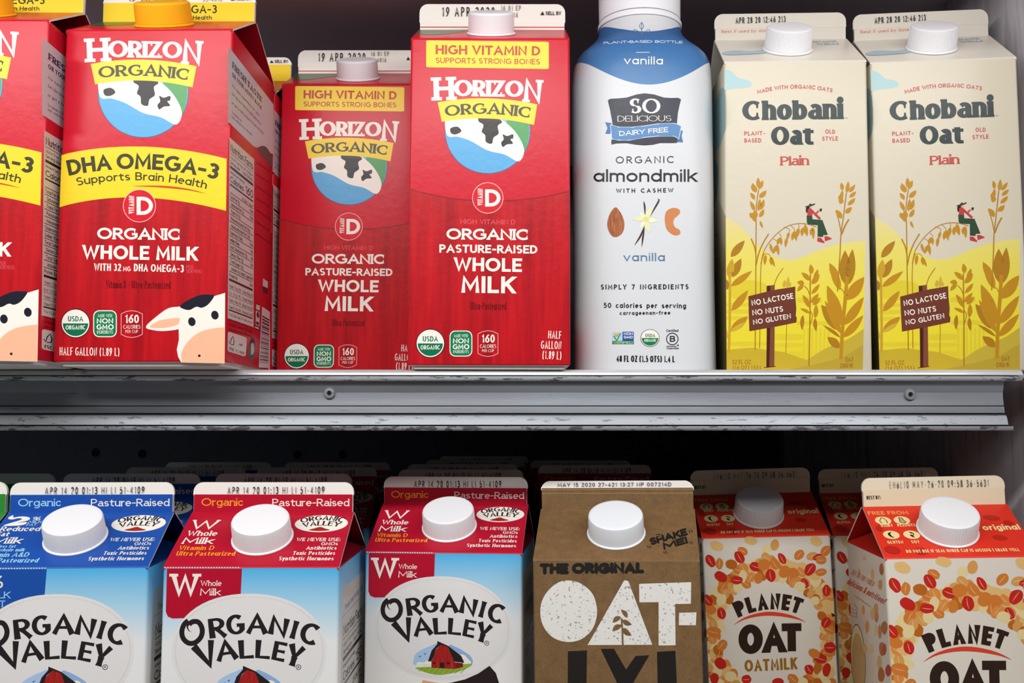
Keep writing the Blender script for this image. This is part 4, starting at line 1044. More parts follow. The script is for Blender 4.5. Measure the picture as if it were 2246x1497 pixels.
a.text('USDA', (597, 1154), (670, 1154), 26, COND, m_green); a.text('ORGANIC', (588, 1188), (680, 1188), 20, COND, WHITE)
a.part('certified_mark', 'x'); a.ring(798, 1167, 43, 43, 6, DARK, 4); a.text('B', (780, 1188), (820, 1188), 44, MED, DARK); a.text('Certified', (753, 1114), (843, 1114), 19, MED, DARK)
a.line([(755, 1222), (830, 1222)], 5, DARK, 4); a.ell(840, 1214, 6, 6, DARK, 4); a.text('Corporation', (756, 1243), (845, 1243), 15, MED, DARK)
a.build(host)
# ================= cream oat drink cartons
m_cr = paint('#cfc7b3'); m_crw = paint('#d8d2c6')
dims_oc = (86, 86, 191.8, 29.6, 17.9)
pose_oc = (262.5, 591.0, -4.5, -6.31, 0, 86)
oat_cream, hosts, planes = make_carton('oat_drink_carton', pose_oc, dims_oc, dict(body=m_cr, roof=m_crw, gusset=m_crw, fin=m_crw, edge=m_crw), ('fine', m_cap_w, m_cap_w, 14.6, 14), .45)
a = art_for(pose_oc, planes)
m_teal = paint('#142b2a'); m_brick = paint('#b5473c'); m_cloud = paint('#a3c4c8'); m_cloud2 = paint('#8fb2bd')
m_y1 = ramp_mat('field_yellow', [(0, '#d8be2a'), (.25, '#e2d12c'), (.5, '#e0d23c'), (.75, '#ddd062'), (1, '#d8cd94')], 'Z', .0, .105, .38, .012, 30)
m_y2, m_y3, m_y4 = paint('#cdb42e'), paint('#e0d04a'), paint('#d8c536')
m_oat, m_oat2, m_oat3, m_oat4 = paint('#b8861f'), paint('#a8781f'), paint('#c39a2c'), paint('#c8a83a')
m_sign, m_signd, m_signl = paint('#6b382a'), paint('#47231c'), paint('#7d4834')
a.Z(1540, 0, 3.181)
a.part('cloud_print', 'front'); a.blob([(1160, 500), (1225, 503), (1275, 545), (1340, 560), (1374, 585), (1345, 612), (1250, 622), (1160, 626)], m_cloud, 2)
a.part('brand_lettering', 'front'); a.text('Chobani', (1310, 842), (2036, 815), 136, ROMAN, m_teal); a.text('Oat', (1520, 1010), (1826, 999), 130, ROMAN, m_teal)
a.text('TM', (2046, 813), (2068, 811), 9, TINY, m_teal)
a.part('product_lettering', 'front'); a.text('MADE WITH ORGANIC OATS', (1416, 655), (1950, 632), 29, Sty(.2, round_=True, track=.12, jit=.04), m_brick, mid=(1682, 611))
for t, p, q in (('PLANT-', (1326, 948), (1475, 942)), ('BASED', (1328, 997), (1450, 992)), ('OLD', (1907, 921), (1978, 919)), ('STYLE', (1886, 970), (2000, 967))): a.part('side_words', 'front'); a.text(t, p, q, 30, Sty(.2, round_=True, track=.16, jit=.04), m_brick)
a.part('flavour_lettering', 'front'); a.text('Plain', (1590, 1151), (1796, 1143), 64, Sty(.25, .13, serif=1, a2=True, xh=.74, track=.01, slen=.38, sth=.11), m_brick)
# fields, fences, stalks
a.Z(1900, 380, 6.509); a.part('field_picture', 'front'); 
B = lambda p: (p[0], p[1]+(590-380)*6.509)
a.poly(spline([(60, 600), (200, 672), (340, 765), (450, 875), (560, 985), (680, 1080), (800, 1160), (930, 1216), (1050, 1230), (1200, 1210), (1400, 1130), (1600, 1050), (1800, 990), (2000, 952), (2190, 938)], 4, False)+[B((2190, 1480)), B((60, 1480))], m_y1, 1)
a.Z(1900, 590, 6.509)
a.blob([(250, 190), (400, 160), (600, 170), (700, 200), (760, 260), (760, 420), (250, 420)], m_y4, 2)
for y0, y1, x0, x1 in ((400, 470, 1200, 1560), (500, 540, 90, 560), (590, 640, 80, 560), (690, 730, 90, 520), (930, 1010, 890, 1290), (1060, 1110, 890, 1290), (1050, 1100, 110, 760), (740, 790, 1210, 1700), (1180, 1240, 900, 1300)): a.poly([(x0, y0), ((x0+x1)/2, y0-12), (x1, y0-6), (x1, y1-8), ((x0+x1)/2, y1+5), (x0, y1)], m_y4, 2)
for x in range(1300, 1700, 60): a.poly([(x, 840), (x+30, 836), (x+32, 1290), (x-2, 1290)], m_y4, 3)
a.part('ground_print', 'front'); a.poly(spline([(60, 1170), (300, 1150), (560, 1128), (800, 1160), (1000, 1180), (1200, 1240), (1360, 1290)], 4, False)+[(1360, 1480), (60, 1480)], paint('#c3a830'), 4)
a.poly(spline([(1180, 1400), (1400, 1270), (1600, 1140), (1800, 1050), (2000, 960), (2190, 830)], 4, False)+[(2190, 1480), (1100, 1480)], paint('#bfa73a'), 5)
a.poly(spline([(1060, 1440), (1400, 1370), (1800, 1270), (2000, 1180), (2190, 1060)], 4, False)+[(2190, 1480), (1060, 1480)], paint('#b39a34'), 6)
a.part('oat_plants', 'front')
def stalk(P, w_, m=m_oat2, lv=7): a.line(P, w_, m, lv, smooth=6)
a.Z(1900, 380, 6.509)
BB = lambda *P: [(x, y+1367) for x, y in P]
stalk([(600, 230), (570, 480), (575, 800), (580, 1150)]+BB((590, 400), (600, 1150)), 15); stalk([(700, 1010+140), (665, 1260), (655, 1500)]+BB((660, 300), (665, 1130)), 12)
stalk([(655, 1300), (690, 1130), (760, 1000), (880, 860), (1030, 750), (1180, 708), (1330, 712), (1460, 750)], 12); stalk([(760, 862), (680, 1000), (620, 1150), (585, 1320)], 18); stalk([(505, 935), (560, 1060), (585, 1200)], 18)
for x0, y0, x1, y1, w_ in ((575, 260, 485, 180, 80), (590, 200, 585, 62, 60), (600, 225, 660, 100, 60), (560, 275, 500, 140, 60), (545, 375, 478, 280, 55), (610, 345, 715, 245, 70), (545, 535, 478, 400, 55), (600, 540, 620, 360, 55), (630, 520, 680, 370, 60), (540, 640, 475, 570, 75), (570, 640, 540, 530, 70), (620, 625, 682, 510, 60), (575, 690, 500, 600, 60), (630, 680, 675, 780, 36)): a.leaf(x0, y0, x1, y1, w_, m_oat, 8, 4)

for x0, y0, x1, y1, w_ in ((785, 1000, 825, 1130, 42), (890, 1015, 830, 1150, 48), (890, 1010, 915, 1165, 44), (930, 910, 890, 1020, 52), (945, 915, 950, 1020, 40), (1060, 830, 1035, 940, 40), (1030, 910, 1010, 1050, 46), (1140, 815, 1105, 950, 56), (1150, 815, 1170, 955, 48), (1200, 770, 1180, 900, 56), (1262, 760, 1250, 885, 56), (1290, 715, 1330, 885, 62), (1400, 760, 1375, 870, 46), (1415, 755, 1420, 925, 50), (725, 1160, 712, 1310, 50), (800, 1190, 815, 1310, 50), (805, 1195, 862, 1330, 40)): a.leaf(x0, y0, x1, y1, w_, m_oat, 8, 3)
for P in ([(980, 760), (1060, 790), (1060, 830)], [(1080, 735), (1130, 780), (1135, 815)], [(910, 850), (945, 890), (940, 912)], [(830, 930), (890, 970), (890, 1010)], [(690, 1150), (760, 1150), (800, 1190)], [(1190, 710), (1205, 740), (1200, 775)]): stalk(P, 8)
stalk([(1890, 250), (1870, 450), (1850, 640), (1825, 850), (1815, 1150), (1800, 1480)]+BB((1790, 300),), 16); stalk([(1740, 510), (1790, 660), (1825, 820)], 14); stalk([(1935, 630), (1880, 730), (1835, 850)], 22)
for x0, y0, x1, y1, w_ in ((1895, 250, 1915, 85, 60), (1830, 220, 1810, 105, 55), (1790, 390, 1835, 215, 60), (1800, 410, 1830, 320, 70), (1930, 240, 2018, 128, 55), (1935, 315, 2034, 230, 55), (1915, 425, 2025, 325, 60), (1880, 540, 1975, 455, 70), (1830, 620, 1742, 500, 75), (1780, 340, 1810, 280, 50)): a.leaf(x0, y0, x1, y1, w_, m_oat, 8, 4)
# broad-leaved plants
for x0, y0, x1, y1, w_, m in ((215, 1200, 410, 965, 110, m_oat2), (195, 1500, 235, 1230, 110, m_oat3), (240, 1490, 365, 1225, 120, m_oat2), (1900, 1560, 1890, 1080, 170, m_oat2), (1960, 1560, 2000, 1060, 140, m_oat2), (1800, 1520, 1665, 1265, 110, m_oat)): a.leaf(x0, y0, x1, y1, w_, m, 7, 0)
a.Z(1900, 590, 6.509)
stalk([(205, 60), (215, 500), (220, 900), (215, 1190)], 34, m_oat3); stalk([(1930, 60), (1910, 400), (1880, 800), (1865, 1270)], 52, m_oat); 
for x0, y0, x1, y1, w_, m in ((225, 250, 525, 30, 95, m_oat), (180, 300, 85, 130, 110, m_oat2), (240, 600, 475, 310, 110, m_oat), (240, 880, 480, 680, 120, m_oat), (200, 1000, 90, 800, 60, m_oat4), (230, 900, 450, 760, 60, m_oat4), (1830, 280, 1680, -60, 110, m_oat), (1850, 780, 1640, 220, 180, m_oat), (1830, 860, 1560, 500, 170, m_oat2), (1850, 900, 1610, 440, 110, m_oat), (1930, 420, 2180, 90, 170, m_oat), (1900, 780, 2180, 380, 140, m_oat), (1890, 960, 2180, 640, 120, m_oat), (1840, 1110, 1660, 960, 120, m_oat2), (1850, 960, 1590, 790, 50, m_oat2), (1400, 60, 1385, -80, 70, m_oat), (1380, 150, 1255, 40, 70, m_oat), (1405, 200, 1520, 60, 80, m_oat), (1440, 130, 1495, -10, 60, m_oat), (1300, 200, 1195, 180, 70, m_oat), (1290, 215, 1200, 310, 60, m_oat), (1410, 340, 1525, 200, 60, m_oat), (1385, 540, 1280, 360, 70, m_oat), (1400, 470, 1515, 335, 65, m_oat), (1430, 500, 1540, 395, 60, m_oat), (1470, 690, 1480, 490, 70, m_oat), (1290, 650, 1285, 865, 60, m_oat2), (1470, 690, 1490, 880, 60, m_oat2), (1390, 620, 1250, 555, 46, m_oat), (1050, 250, 1060, 100, 46, m_oat4), (1000, 260, 1010, 150, 60, m_oat4), (1080, 250, 1090, 180, 40, m_oat4)): a.leaf(x0, y0, x1, y1, w_, m, 7, 6)
stalk([(1385, 60), (1390, 400), (1395, 800), (1395, 1380)], 18); stalk([(1300, 230), (1350, 280), (1385, 360)], 12); stalk([(1400, 590), (1430, 660), (1400, 780)], 12); stalk([(1050, 240), (1055, 800), (1050, 1200)], 9); stalk([(985, -20), (900, 110), (860, 220)], 12); stalk([(1790, 220), (1880, 300), (1900, 420)], 12)
a.part('sitting_figure_print', 'front'); a.Z(1900, 380, 6.509)
m_frd, m_pgr = paint('#b83a3e'), paint('#2a4632')
a.blob([(1300, 480), (1330, 450), (1365, 455), (1345, 490), (1325, 540), (1305, 545)], DARK, 9); a.blob([(1288, 460), (1340, 440), (1350, 420), (1375, 418), (1385, 428), (1425, 412), (1428, 430), (1370, 455), (1300, 468)], paint('#34362c'), 11)
a.blob([(1355, 455), (1382, 450), (1380, 478), (1358, 482)], paint('#d99a8a'), 10); a.poly([(1325, 500), (1365, 480), (1400, 520), (1395, 600), (1320, 605)], m_frd, 9)
a.line([(1365, 500), (1430, 560), (1512, 635)], 34, m_frd, 10); a.line([(1440, 568), (1485, 520)], 24, m_frd, 10); a.ell(1492, 515, 12, 12, paint('#d99a8a'), 11); a.poly([(1502, 488), (1535, 484), (1530, 526), (1505, 524)], DARK, 11)
a.poly([(1312, 590), (1392, 590), (1400, 640), (1545, 648), (1630, 858), (1562, 865), (1560, 892), (1480, 888), (1478, 724), (1340, 716), (1318, 690)], m_pgr, 9)
a.poly([(1478, 900), (1530, 905), (1585, 965), (1580, 980), (1478, 956)], m_frd, 10); a.poly([(1580, 882), (1625, 880), (1690, 908), (1686, 920), (1590, 952)], m_frd, 10)
a.part('sign_print', 'front'); a.Z(1900, 590, 6.509)
a.poly([(748, 240), (866, 222), (868, 300), (880, 900), (886, 1390), (770, 1400), (764, 900)], m_signl, 9); a.poly([(748, 240), (800, 232), (805, 320), (815, 900), (812, 1398), (770, 1400), (764, 900)], m_signd, 10); a.line([(735, 1408), (830, 1398), (905, 1388)], 9, m_signd, 10)
a.poly([(484, 392), (720, 330), (900, 288), (1168, 242), (1172, 380), (1190, 560), (1184, 660), (1200, 690), (1196, 755), (900, 818), (510, 890), (495, 640)], m_sign, 11)
for t, p, q, h in (('NO LACTOSE', (540, 528), (1148, 412), 80), ('NO NUTS', (552, 668), (1000, 604), 80), ('NO GLUTEN', (568, 800), (1118, 698), 72)): a.text(t, p, q, h, Sty(.17, round_=True, track=.13, jit=.03), WHITE, 13)
a.part('volume_lettering', 'front'); m_vb = paint('#96511f')
a.text('52 FL OZ', (272, 1368), (542, 1364), 64, COND_R, m_vb, 9); a.text('(1.6 QT) 1.53 L', (275, 1448), (705, 1442), 62, COND_R, m_vb, 9); a.part('kind_lettering', 'front'); a.text('OAT', (1935, 1312), (2050, 1306), 66, COND_R, m_vb, 9); a.text('DRINK', (1862, 1400), (2050, 1393), 66, COND_R, m_vb, 9)
a.Z(1540, 0, 3.181); a.part('date_stamp', 'fin', 'fin'); a.text('APR 28 20 12:46 213', (1205, 164), (1562, 142), 42, Sty(.15, .13, track=.22, seg=8), DARK, 4)
a.text('Best if used by date above', (1104, 234), (1560, 210), 22, Sty(.17, track=.12), paint('#cf7f70'), 4)
a.part('roof_print', 'roof', 'roof'); L_mode(a, 'roof', dims_oc)
m_cl3 = paint('#9fb7c4'); a.blob([(2, 30), (10, 26), (20, 28), (30, 25), (28, 33), (14, 36), (3, 36)], m_cl3, 2); a.part('roof_lettering', 'roof', 'roof'); L_mode(a, 'roof', dims_oc); a.text('SHAKE', (62, 9), (78, 8), 4, BOLD, m_cl3); a.text('WELL!', (64, 15), (78, 14), 4, BOLD, m_cl3)
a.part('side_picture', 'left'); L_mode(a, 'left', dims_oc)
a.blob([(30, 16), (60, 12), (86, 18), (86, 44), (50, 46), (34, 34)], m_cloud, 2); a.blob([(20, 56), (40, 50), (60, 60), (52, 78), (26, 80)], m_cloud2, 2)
m_barn = ramp_mat('barn_painted_shade', [(0, '#4a421c'), (.5, '#6c6340'), (1, '#d8d0b8')], 'Z', .02, .135, .4, .02, 60)  # barn print with the carton side's shade painted in, darker downward
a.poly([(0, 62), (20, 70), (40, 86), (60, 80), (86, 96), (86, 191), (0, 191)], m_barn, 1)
for P in ([(44, 100), (58, 102), (58, 118), (44, 116), (44, 100)], [(51, 101), (51, 117)], [(40, 122), (44, 108)]): a.line(P, .7, DARK, 3)
a.build(hosts)
# ================= lower shelf: blue-and-white milk cartons with a barn picture
m_skyg = ramp_mat('sky_wash', [(0, '#eceae8'), (.45, '#e6e8ea'), (.72, '#a9d3ea'), (1, '#45b0e6')], 'Z', .120, .1925, .36, 0)
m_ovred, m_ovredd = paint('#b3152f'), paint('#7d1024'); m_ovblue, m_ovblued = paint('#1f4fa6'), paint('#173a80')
m_org, m_lblue, m_logo, m_oval = paint('#f2a02c'), paint('#9fd4f2'), paint('#292326'), paint('#e2e0df')
m_barnr = streak_mat('barn_siding', '#6e1414', '#b02422', '#c03a30', (700, 700, 20), .45, False); m_roofk = paint('#2c2320')
dims_ov = (95, 95, 192.8, 24.8, 17.2)
pose_r = (-140.2, 543.6, -303, -.27, 0, 95)        # reference: second carton
pose_b = (-243.2, 542.1, -303, 2.98, 0, 95)
pose_r3 = (-41.2, 604.3, -303, -5.56, 0, 95)
OVPLANES = {}
def ov_common(hosts, planes):
    a = art_for(pose_r, planes); a.Z(320, 1000, 3.012)
    a.part('brand_oval', 'front'); P = []
    for i in range(60):
        t = 2*math.pi*i/60; c, s_ = math.cos(t), math.sin(t); P.append((682+510*math.copysign(abs(c)**.93, c), 1289+382*math.copysign(abs(s_)**.93, s_)))
    a.poly(P, m_oval, 4)
    m_tick = paint('#b9bcc0')
    for i in range(200):
        t = 2*math.pi*i/200; c, s_ = math.cos(t), math.sin(t); x = math.copysign(abs(c)**.93, c); y = math.copysign(abs(s_)**.93, s_)
        a.line([(682+492*x, 1289+365*y), (682+(492-9)*x, 1289+(365-9)*y)], 3.2, m_tick, 5)
    a.part('brand_lettering', 'front'); F2 = Sty(.25, .14, flare=1.3, track=.05, seg=18)
    for ch, p, q, h in (('R', (426, 1204), (536, 1189), 130), ('G', (536, 1181), (655, 1172), 130), ('A', (664, 1170), (803, 1172), 128), ('N', (808, 1171), (922, 1196), 122), ('I', (950, 1199), (988, 1210), 120), ('C', (1004, 1222), (1124, 1256), 140),
                        ('V', (356, 1412), (500, 1360), 162), ('A', (470, 1356), (612, 1334), 130), ('L', (620, 1337), (714, 1331), 122), ('L', (722, 1331), (818, 1338), 120), ('E', (828, 1340), (912, 1357), 124), ('Y', (912, 1368), (1016, 1400), 140)):
        a.text(ch, p, q, h, F2, m_logo, 7)
    a.line([(286, 1110), (310, 1092), (348, 1096), (372, 1140), (364, 1192), (325, 1230), (280, 1232), (246, 1200), (238, 1155), (252, 1112), (280, 1084)], 33, m_logo, 7, smooth=5)
    a.line([(288, 1102), (274, 1124), (284, 1150), (302, 1160)], 17, m_logo, 8, taper=1, smooth=4)
    a.ring(1008, 1392, 16, 16, 4, m_logo, 6); a.text('R', (1002, 1400), (1015, 1400), 16, MED, m_logo)
    return a
def barn(hosts, planes):
    a = art_for(pose_r3, planes); a.Z(900, 1380, 8.319); a.part('barn_picture', 'front')
    m_bs = paint('#a9c6e8'); m_bs2 = paint('#8fb0dc')
    a.blob([(60, 560), (90, 450), (200, 370), (360, 300), (520, 270), (520, 600), (250, 640), (60, 640)], m_bs, 5); a.blob([(700, 300), (820, 310), (1000, 410), (1110, 500), (1140, 600), (1060, 640), (700, 640)], m_bs2, 5)
    a.blob([(100, 640), (150, 590), (240, 600), (320, 560), (400, 600), (400, 690), (90, 690)], WHITE, 6); a.blob([(900, 470), (980, 460), (1050, 530), (1110, 600), (1060, 640), (900, 640)], WHITE, 6)
    a.poly(spline([(90, 700), (250, 680), (600, 670), (960, 630), (1130, 625), (1060, 690), (900, 760), (650, 815), (480, 825), (280, 780)], 4), paint('#8fae3a'), 6)
    for i in range(9): a.line([(250+i*95, 700), (130+i*95+20, 760 if i < 2 else 800)], 9, paint('#5f8a2c'), 7)
    for x in (100, 260): a.line([(x, 690), (x, 625)], 8, paint('#c5cbd6'), 7)
    for y in (632, 655): a.line([(90, y), (380, y+4)], 6, paint('#c5cbd6'), 7)
    a.poly([(492, 205), (700, 300), (930, 480), (985, 600), (960, 605), (800, 580), (760, 500), (690, 320), (560, 275), (470, 350), (430, 480), (380, 580), (322, 578), (390, 380), (490, 265)], m_roofk, 8)
    a.poly([(385, 580), (430, 480), (470, 360), (560, 272), (690, 320), (720, 400), (800, 580), (825, 600), (815, 718), (385, 695)], m_barnr, 9)
    a.poly([(690, 312), (930, 480), (982, 600), (800, 578), (735, 430)], m_roofk, 10); a.poly([(818, 600), (960, 608), (962, 680), (818, 716)], paint('#7a1c22'), 9)
    a.poly([(540, 600), (620, 600), (620, 700), (545, 696)], m_roofk, 11); a.poly([(415, 595), (455, 595), (455, 630), (415, 630)], m_roofk, 11); a.poly([(665, 595), (725, 595), (725, 632), (665, 632)], m_roofk, 11)
    for x, y in ((180, 490), (268, 445)): a.line([(x-30, y-10), (x, y), (x+28, y-22)], 12, NAVY, 8, taper=2); a.line([(x, y), (x-15, y+28)], 9, NAVY, 8, taper=1)
    a.part('hide_picture', 'front'); a.poly([(1445, 660), (1560, 790), (1620, 973), (1640, 1300), (600, 1300), (560, 990), (750, 965), (1000, 905), (1240, 800)], paint('#2e2224'), 6)
    a.poly([(225, 920), (440, 960), (620, 990), (640, 1150), (180, 1150)], paint('#d9a57c'), 6)
    return a
def ov_roof(a, dims, fc, white, acc, first):
    a.part('roof_lettering', 'roof', 'roof'); L_mode(a, 'roof', dims)
    S = Sty(.17, .13, serif=1, a2=True, track=.09, slen=.25, sth=.1); s2 = Sty(.15, .12, serif=1, a2=True, track=.1, slen=.23, sth=.09, seg=10)
    if first == 'W':
        a.text('W', (3.5, 17.6), (19, 17.6), 9.2, S, white); a.text('Whole', (4, 24.3), (21, 24.3), 5, S, white); a.text('Milk', (3.6, 32), (20.8, 32), 6, S, white)
        a.text('Vitamin D', (3.6, 37.8), (23, 37.8), 4, s2, acc); a.text('Ultra Pasteurized', (3.8, 43), (36, 43), 4, s2, acc)
    else:
        a.blob([(2.2, 5), (4, 2.8), (5, 5.2), (8, 4.3), (12, 4.4), (14.8, 6.2), (14, 8.6), (9.5, 10.6), (14.4, 10), (14, 12.4), (10, 13.6), (3, 13.6), (4.5, 11.6), (9.6, 8.2), (10.4, 6.6), (8, 6), (5.4, 7.2), (3, 6.8)], white, 4, 4)
        a.text('%', (16.4, 8.4), (21, 8.4), 3.8, s2, white); a.text('MILK', (15.4, 11), (23, 11), 2.4, s2, acc); a.text('FAT', (15.4, 13.8), (21, 13.8), 2.4, s2, acc)
        a.text('Reduced', (2.6, 19), (24.8, 19), 4.6, S, white); a.text('Fat', (2.8, 24), (9.6, 24), 4.4, S, white); a.text('Milk', (3.2, 31), (19, 31), 6, S, white)
        a.text('38% less fat', (3, 34.9), (17.8, 34.9), 2.8, s2, acc); a.text('than whole milk', (3, 38.4), (24, 38.4), 2.9, s2, acc); a.text('Vitamin A&D', (3.2, 43.4), (28, 43.4), 4, s2, acc); a.text('Ultra Pasteurized', (3.2, 48.6), (35, 48.6), 4, s2, acc)
    a.part('promise_lettering', 'roof', 'roof'); L_mode(a, 'roof', dims)
    for t, u0, u1, v, h in (('WE NEVER USE:', 67, 91.6, 29.4, 3.3), ('GMOs', 81.5, 90.8, 33.2, 3), ('Antibiotics', 74, 90.8, 37.4, 3.3), ('Toxic Pesticides', 67.6, 90.8, 42.2, 3.3), ('Synthetic Hormones', 61, 90.8, 47.2, 3.4)): a.text(t, (u0, v), (u1, v), h, s2, white)
    a.part('roof_oval', 'roof', 'roof'); L_mode(a, 'roof', dims); a.ell(78, 12, 15.2, 8.6, WHITE, 4, n=40)
    a.text('ORGANIC', (66.5, 11.6), (90, 11), 4.8, Sty(.2, .12, flare=1.2, track=.06), m_logo, 6, mid=(78, 8.6)); a.text('VALLEY', (68.6, 16), (88.6, 15.4), 4.6, Sty(.2, .12, flare=1.2, track=.06), m_logo, 6, mid=(78, 14))
    a.blob([(72, 18.6), (75, 16.8), (78, 15.4), (81, 17), (84, 18.6), (78, 19.6)], m_barnr, 7, 3); a.line([(70, 18.9), (86, 18.9)], .8, paint('#7a9a3a'), 6, taper=2)
    a.part('fin_band', 'fin', 'fin'); L_mode(a, 'fin', dims); a.poly([(1, 7), (94, 7), (94, 17.6), (1, 17.6)], fc, 2)
    a.text('Organic', (5.5, 13.6), (30, 13.6), 4.4, s2, acc); a.text('Pasture-Raised', (47, 13.8), (92.2, 13.8), 4.3, s2, white)
    a.part('date_stamp', 'fin', 'fin'); a.text('APR 14 20 01:13 HI LI 51-4109', (20.5, 6.9), (77.5, 6.6), 4.3, DOT, INK)
def ov_corner(a, dims, col, blue):
    a.part('corner_label', 'front'); L_mode(a, 'front', dims)
    if blue: a.poly([(.5, 1.2), (41.5, 1.2), (40.4, 26), (22, 28), (.5, 36)], col, 3)
    else: a.poly([(2.2, 1.2), (42.6, 1.2), (42, 21), (30, 23), (22, 27), (6, 27.6), (3.4, 26.6), (2.2, 24)], col, 3)
    n = 28
    for i in range(n): a.line([(.8+i*1.46, .75), (1.6+i*1.46, .75)], .5, WHITE, 4)
    s2 = Sty(.15, .12, serif=1, a2=True, track=.1, slen=.23, sth=.09)
    if blue:
        a.text('2', (2, 17), (12, 17), 12, SLAB, WHITE); a.text('%', (12.5, 11), (19, 11), 6.4, s2, WHITE); a.text('MILK', (11.5, 16.4), (23, 16.4), 3.4, SLAB_R, m_lblue); a.text('FAT', (11.5, 21), (20.5, 21), 3.4, SLAB_R, m_lblue)
    else:
        a.text('W', (4.6, 15.4), (19.8, 15.4), 11.4, Sty(.24, .16, serif=1, track=.04, slen=.42, sth=.13), WHITE); a.text('Whole', (20.6, 10.4), (31.8, 10.4), 2.9, s2, WHITE); a.text('Milk', (20.4, 15.4), (31.4, 15.4), 3.7, s2, WHITE)
def ov_side(a, dims, lab):
    a.part('nutrition_label', 'right'); L_mode(a, 'right', dims)
    m_np, m_npl = paint('#d3cfca'), paint('#8a8d90'); a.rrect(9, 14, 88, 180, 6, m_np, 2); a.line([(12, 29), (84, 29), (84, 176), (12, 176)], .4, m_npl, 3, closed=True)
    a.text('Product must be kept cold', (20, 27), (80, 25), 3.4, TINY, m_npl)
    # table in its own unit square
    o, ux, vy, n = a.lm; a.lm = (o+ux*12+vy*30, ux*.72, vy*.72, n)
    nutri(K=2.0, a=a, cal=lab, rows=[('Total Fat 8g', '10%', 0), ('Saturated Fat 5g', '25%', 4), ('Trans Fat 0g', '', 4), ('Cholesterol 35mg', '12%', 0), ('Sodium 115mg', '5%', 0), ('Total Carbohydrate 12g', '4%', 0), ('Dietary Fiber 0g', '0%', 4), ('Total Sugars 11g', '', 4), ('Protein 8g', '16%', 0)])
capfine = ('fine', m_cap_w, m_cap_w, 16.4, 12.6)
def make_ov(pose, roofm, gus, acc, first, corner, blue, cal):
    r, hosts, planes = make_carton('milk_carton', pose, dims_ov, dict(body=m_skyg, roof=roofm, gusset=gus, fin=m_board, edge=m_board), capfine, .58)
    a = ov_common(hosts, planes); ov_corner(a, dims_ov, corner, blue); ov_side(a, dims_ov, cal); ov_roof(a, dims_ov, roofm, WHITE, acc, first); a.build(hosts)
    barn(hosts, planes).build(hosts)
    return r
ov_red = make_ov(pose_r, m_ovred, m_ovredd, m_org, 'W', m_ovred, False, '150')
ov_blue = make_ov(pose_b, m_ovblue, m_ovblued, m_lblue, '2', m_ovblue, True, '130')
# ================= brown paper oat drink carton
m_kraft = speck_mat('brown_kraft_print', '#80623f', '#674d33', 1500, .52, .62, .2, .22, .25)
m_stamp = speck_mat('stamped_white', '#e2e0dc', '#a0958a', 700, .62, .6, .03, .0, .25); m_stampk = speck_mat('stamped_black', '#1c1816', '#3a2c20', 900, .66, .6, .05, .0, .25)
m_cap_c = paint('#e9edf3', .32); m_crease = paint('#b3926a')
dims_kr = (95, 95, 192, 24.6, 17.2); pose_kr = (61.3, 576.1, -303, -7.76, -.7, 95)
kraft, hosts, planes = make_carton('oat_drink_carton', pose_kr, dims_kr, dict(body=m_kraft, roof=m_kraft, gusset=m_kraft, fin=m_board, edge=m_board), ('sparse', m_cap_c, m_cap_c, 16.6, 13), .76)
a = art_for(pose_kr, planes); a.Z(1140, 1000, 3.011)
a.part('brand_lettering', 'front')
a.blob([(322, 820), (250, 835), (185, 890), (145, 960), (136, 1040), (155, 1120), (205, 1185), (270, 1218), (345, 1225), (420, 1200), (480, 1140), (508, 1060), (506, 980), (475, 900), (400, 838)], m_stamp, 3, 4)
a.poly([(688, 822), (700, 818), (718, 826), (875, 1244), (448, 1246)], m_stamp, 3); a.poly([(788, 842), (1132, 831), (1130, 973), (1026, 976), (1029, 1247), (917, 1249), (917, 963), (790, 964)], m_stamp, 3); a.poly([(1052, 1033), (1167, 1030), (1163, 1115), (1051, 1115)], m_stamp, 3)
a.poly([(318, 1287), (444, 1281), (440, 1560), (560, 1560), (556, 1660), (316, 1660)], m_stampk, 3); a.poly([(534, 1271), (622, 1270), (702, 1408), (764, 1318), (856, 1313), (752, 1490), (750, 1660), (640, 1660), (640, 1490)], m_stampk, 3); a.poly([(906, 1290), (1028, 1284), (1040, 1560), (912, 1560)], m_stampk, 3)
for x0, y0, x1, y1, w_ in ((708, 1066), ) if 0 else ((710, 1066, 668, 1012, 30), (668, 1060, 614, 1098, 34), (678, 1080, 740, 1112, 34), (672, 1115, 612, 1155, 36), (682, 1135, 738, 1184, 36)): a.leaf(x0, y0, x1, y1, w_, m_kraft, 5, 6)
a.line([(672, 1070), (678, 1150), (680, 1246)], 12, m_kraft, 5)
a.part('title_lettering', 'front'); a.text('THE ORIGINAL', (132, 780), (822, 774), 74, HANDB, m_stampk, 4)
a.part('roof_lettering', 'roof', 'roof'); a.text('SHAKE', (866, 592), (1112, 520), 50, Sty(.3, round_=True, track=.0, jit=.03), m_stampk, 4); a.text('ME!', (952, 620), (1112, 574), 48, Sty(.3, round_=True, track=.0), m_stampk, 4)
for P in ([(842, 592), (850, 606)], [(856, 590), (866, 604)], [(1118, 492), (1124, 504)], [(1132, 488), (1140, 500)], [(950, 630), (958, 642)], [(964, 628), (972, 640)], [(1122, 566), (1126, 578)], [(1136, 564), (1140, 576)], [(902, 518), (928, 514)], [(906, 530), (930, 526)]): a.line(P, 5, m_stampk, 4, cap=True)
a.part('fin_band', 'fin', 'fin'); L_mode(a, 'fin', dims_kr); a.poly([(.9, 4.2), (94.1, 4.2), (94.1, 17.4), (.9, 17.4)], m_kraft, 2)
for v in (5.0, 7.4): a.poly([(.9, v), (94.1, v), (94.1, v+.25), (.9, v+.25)], m_crease, 3)
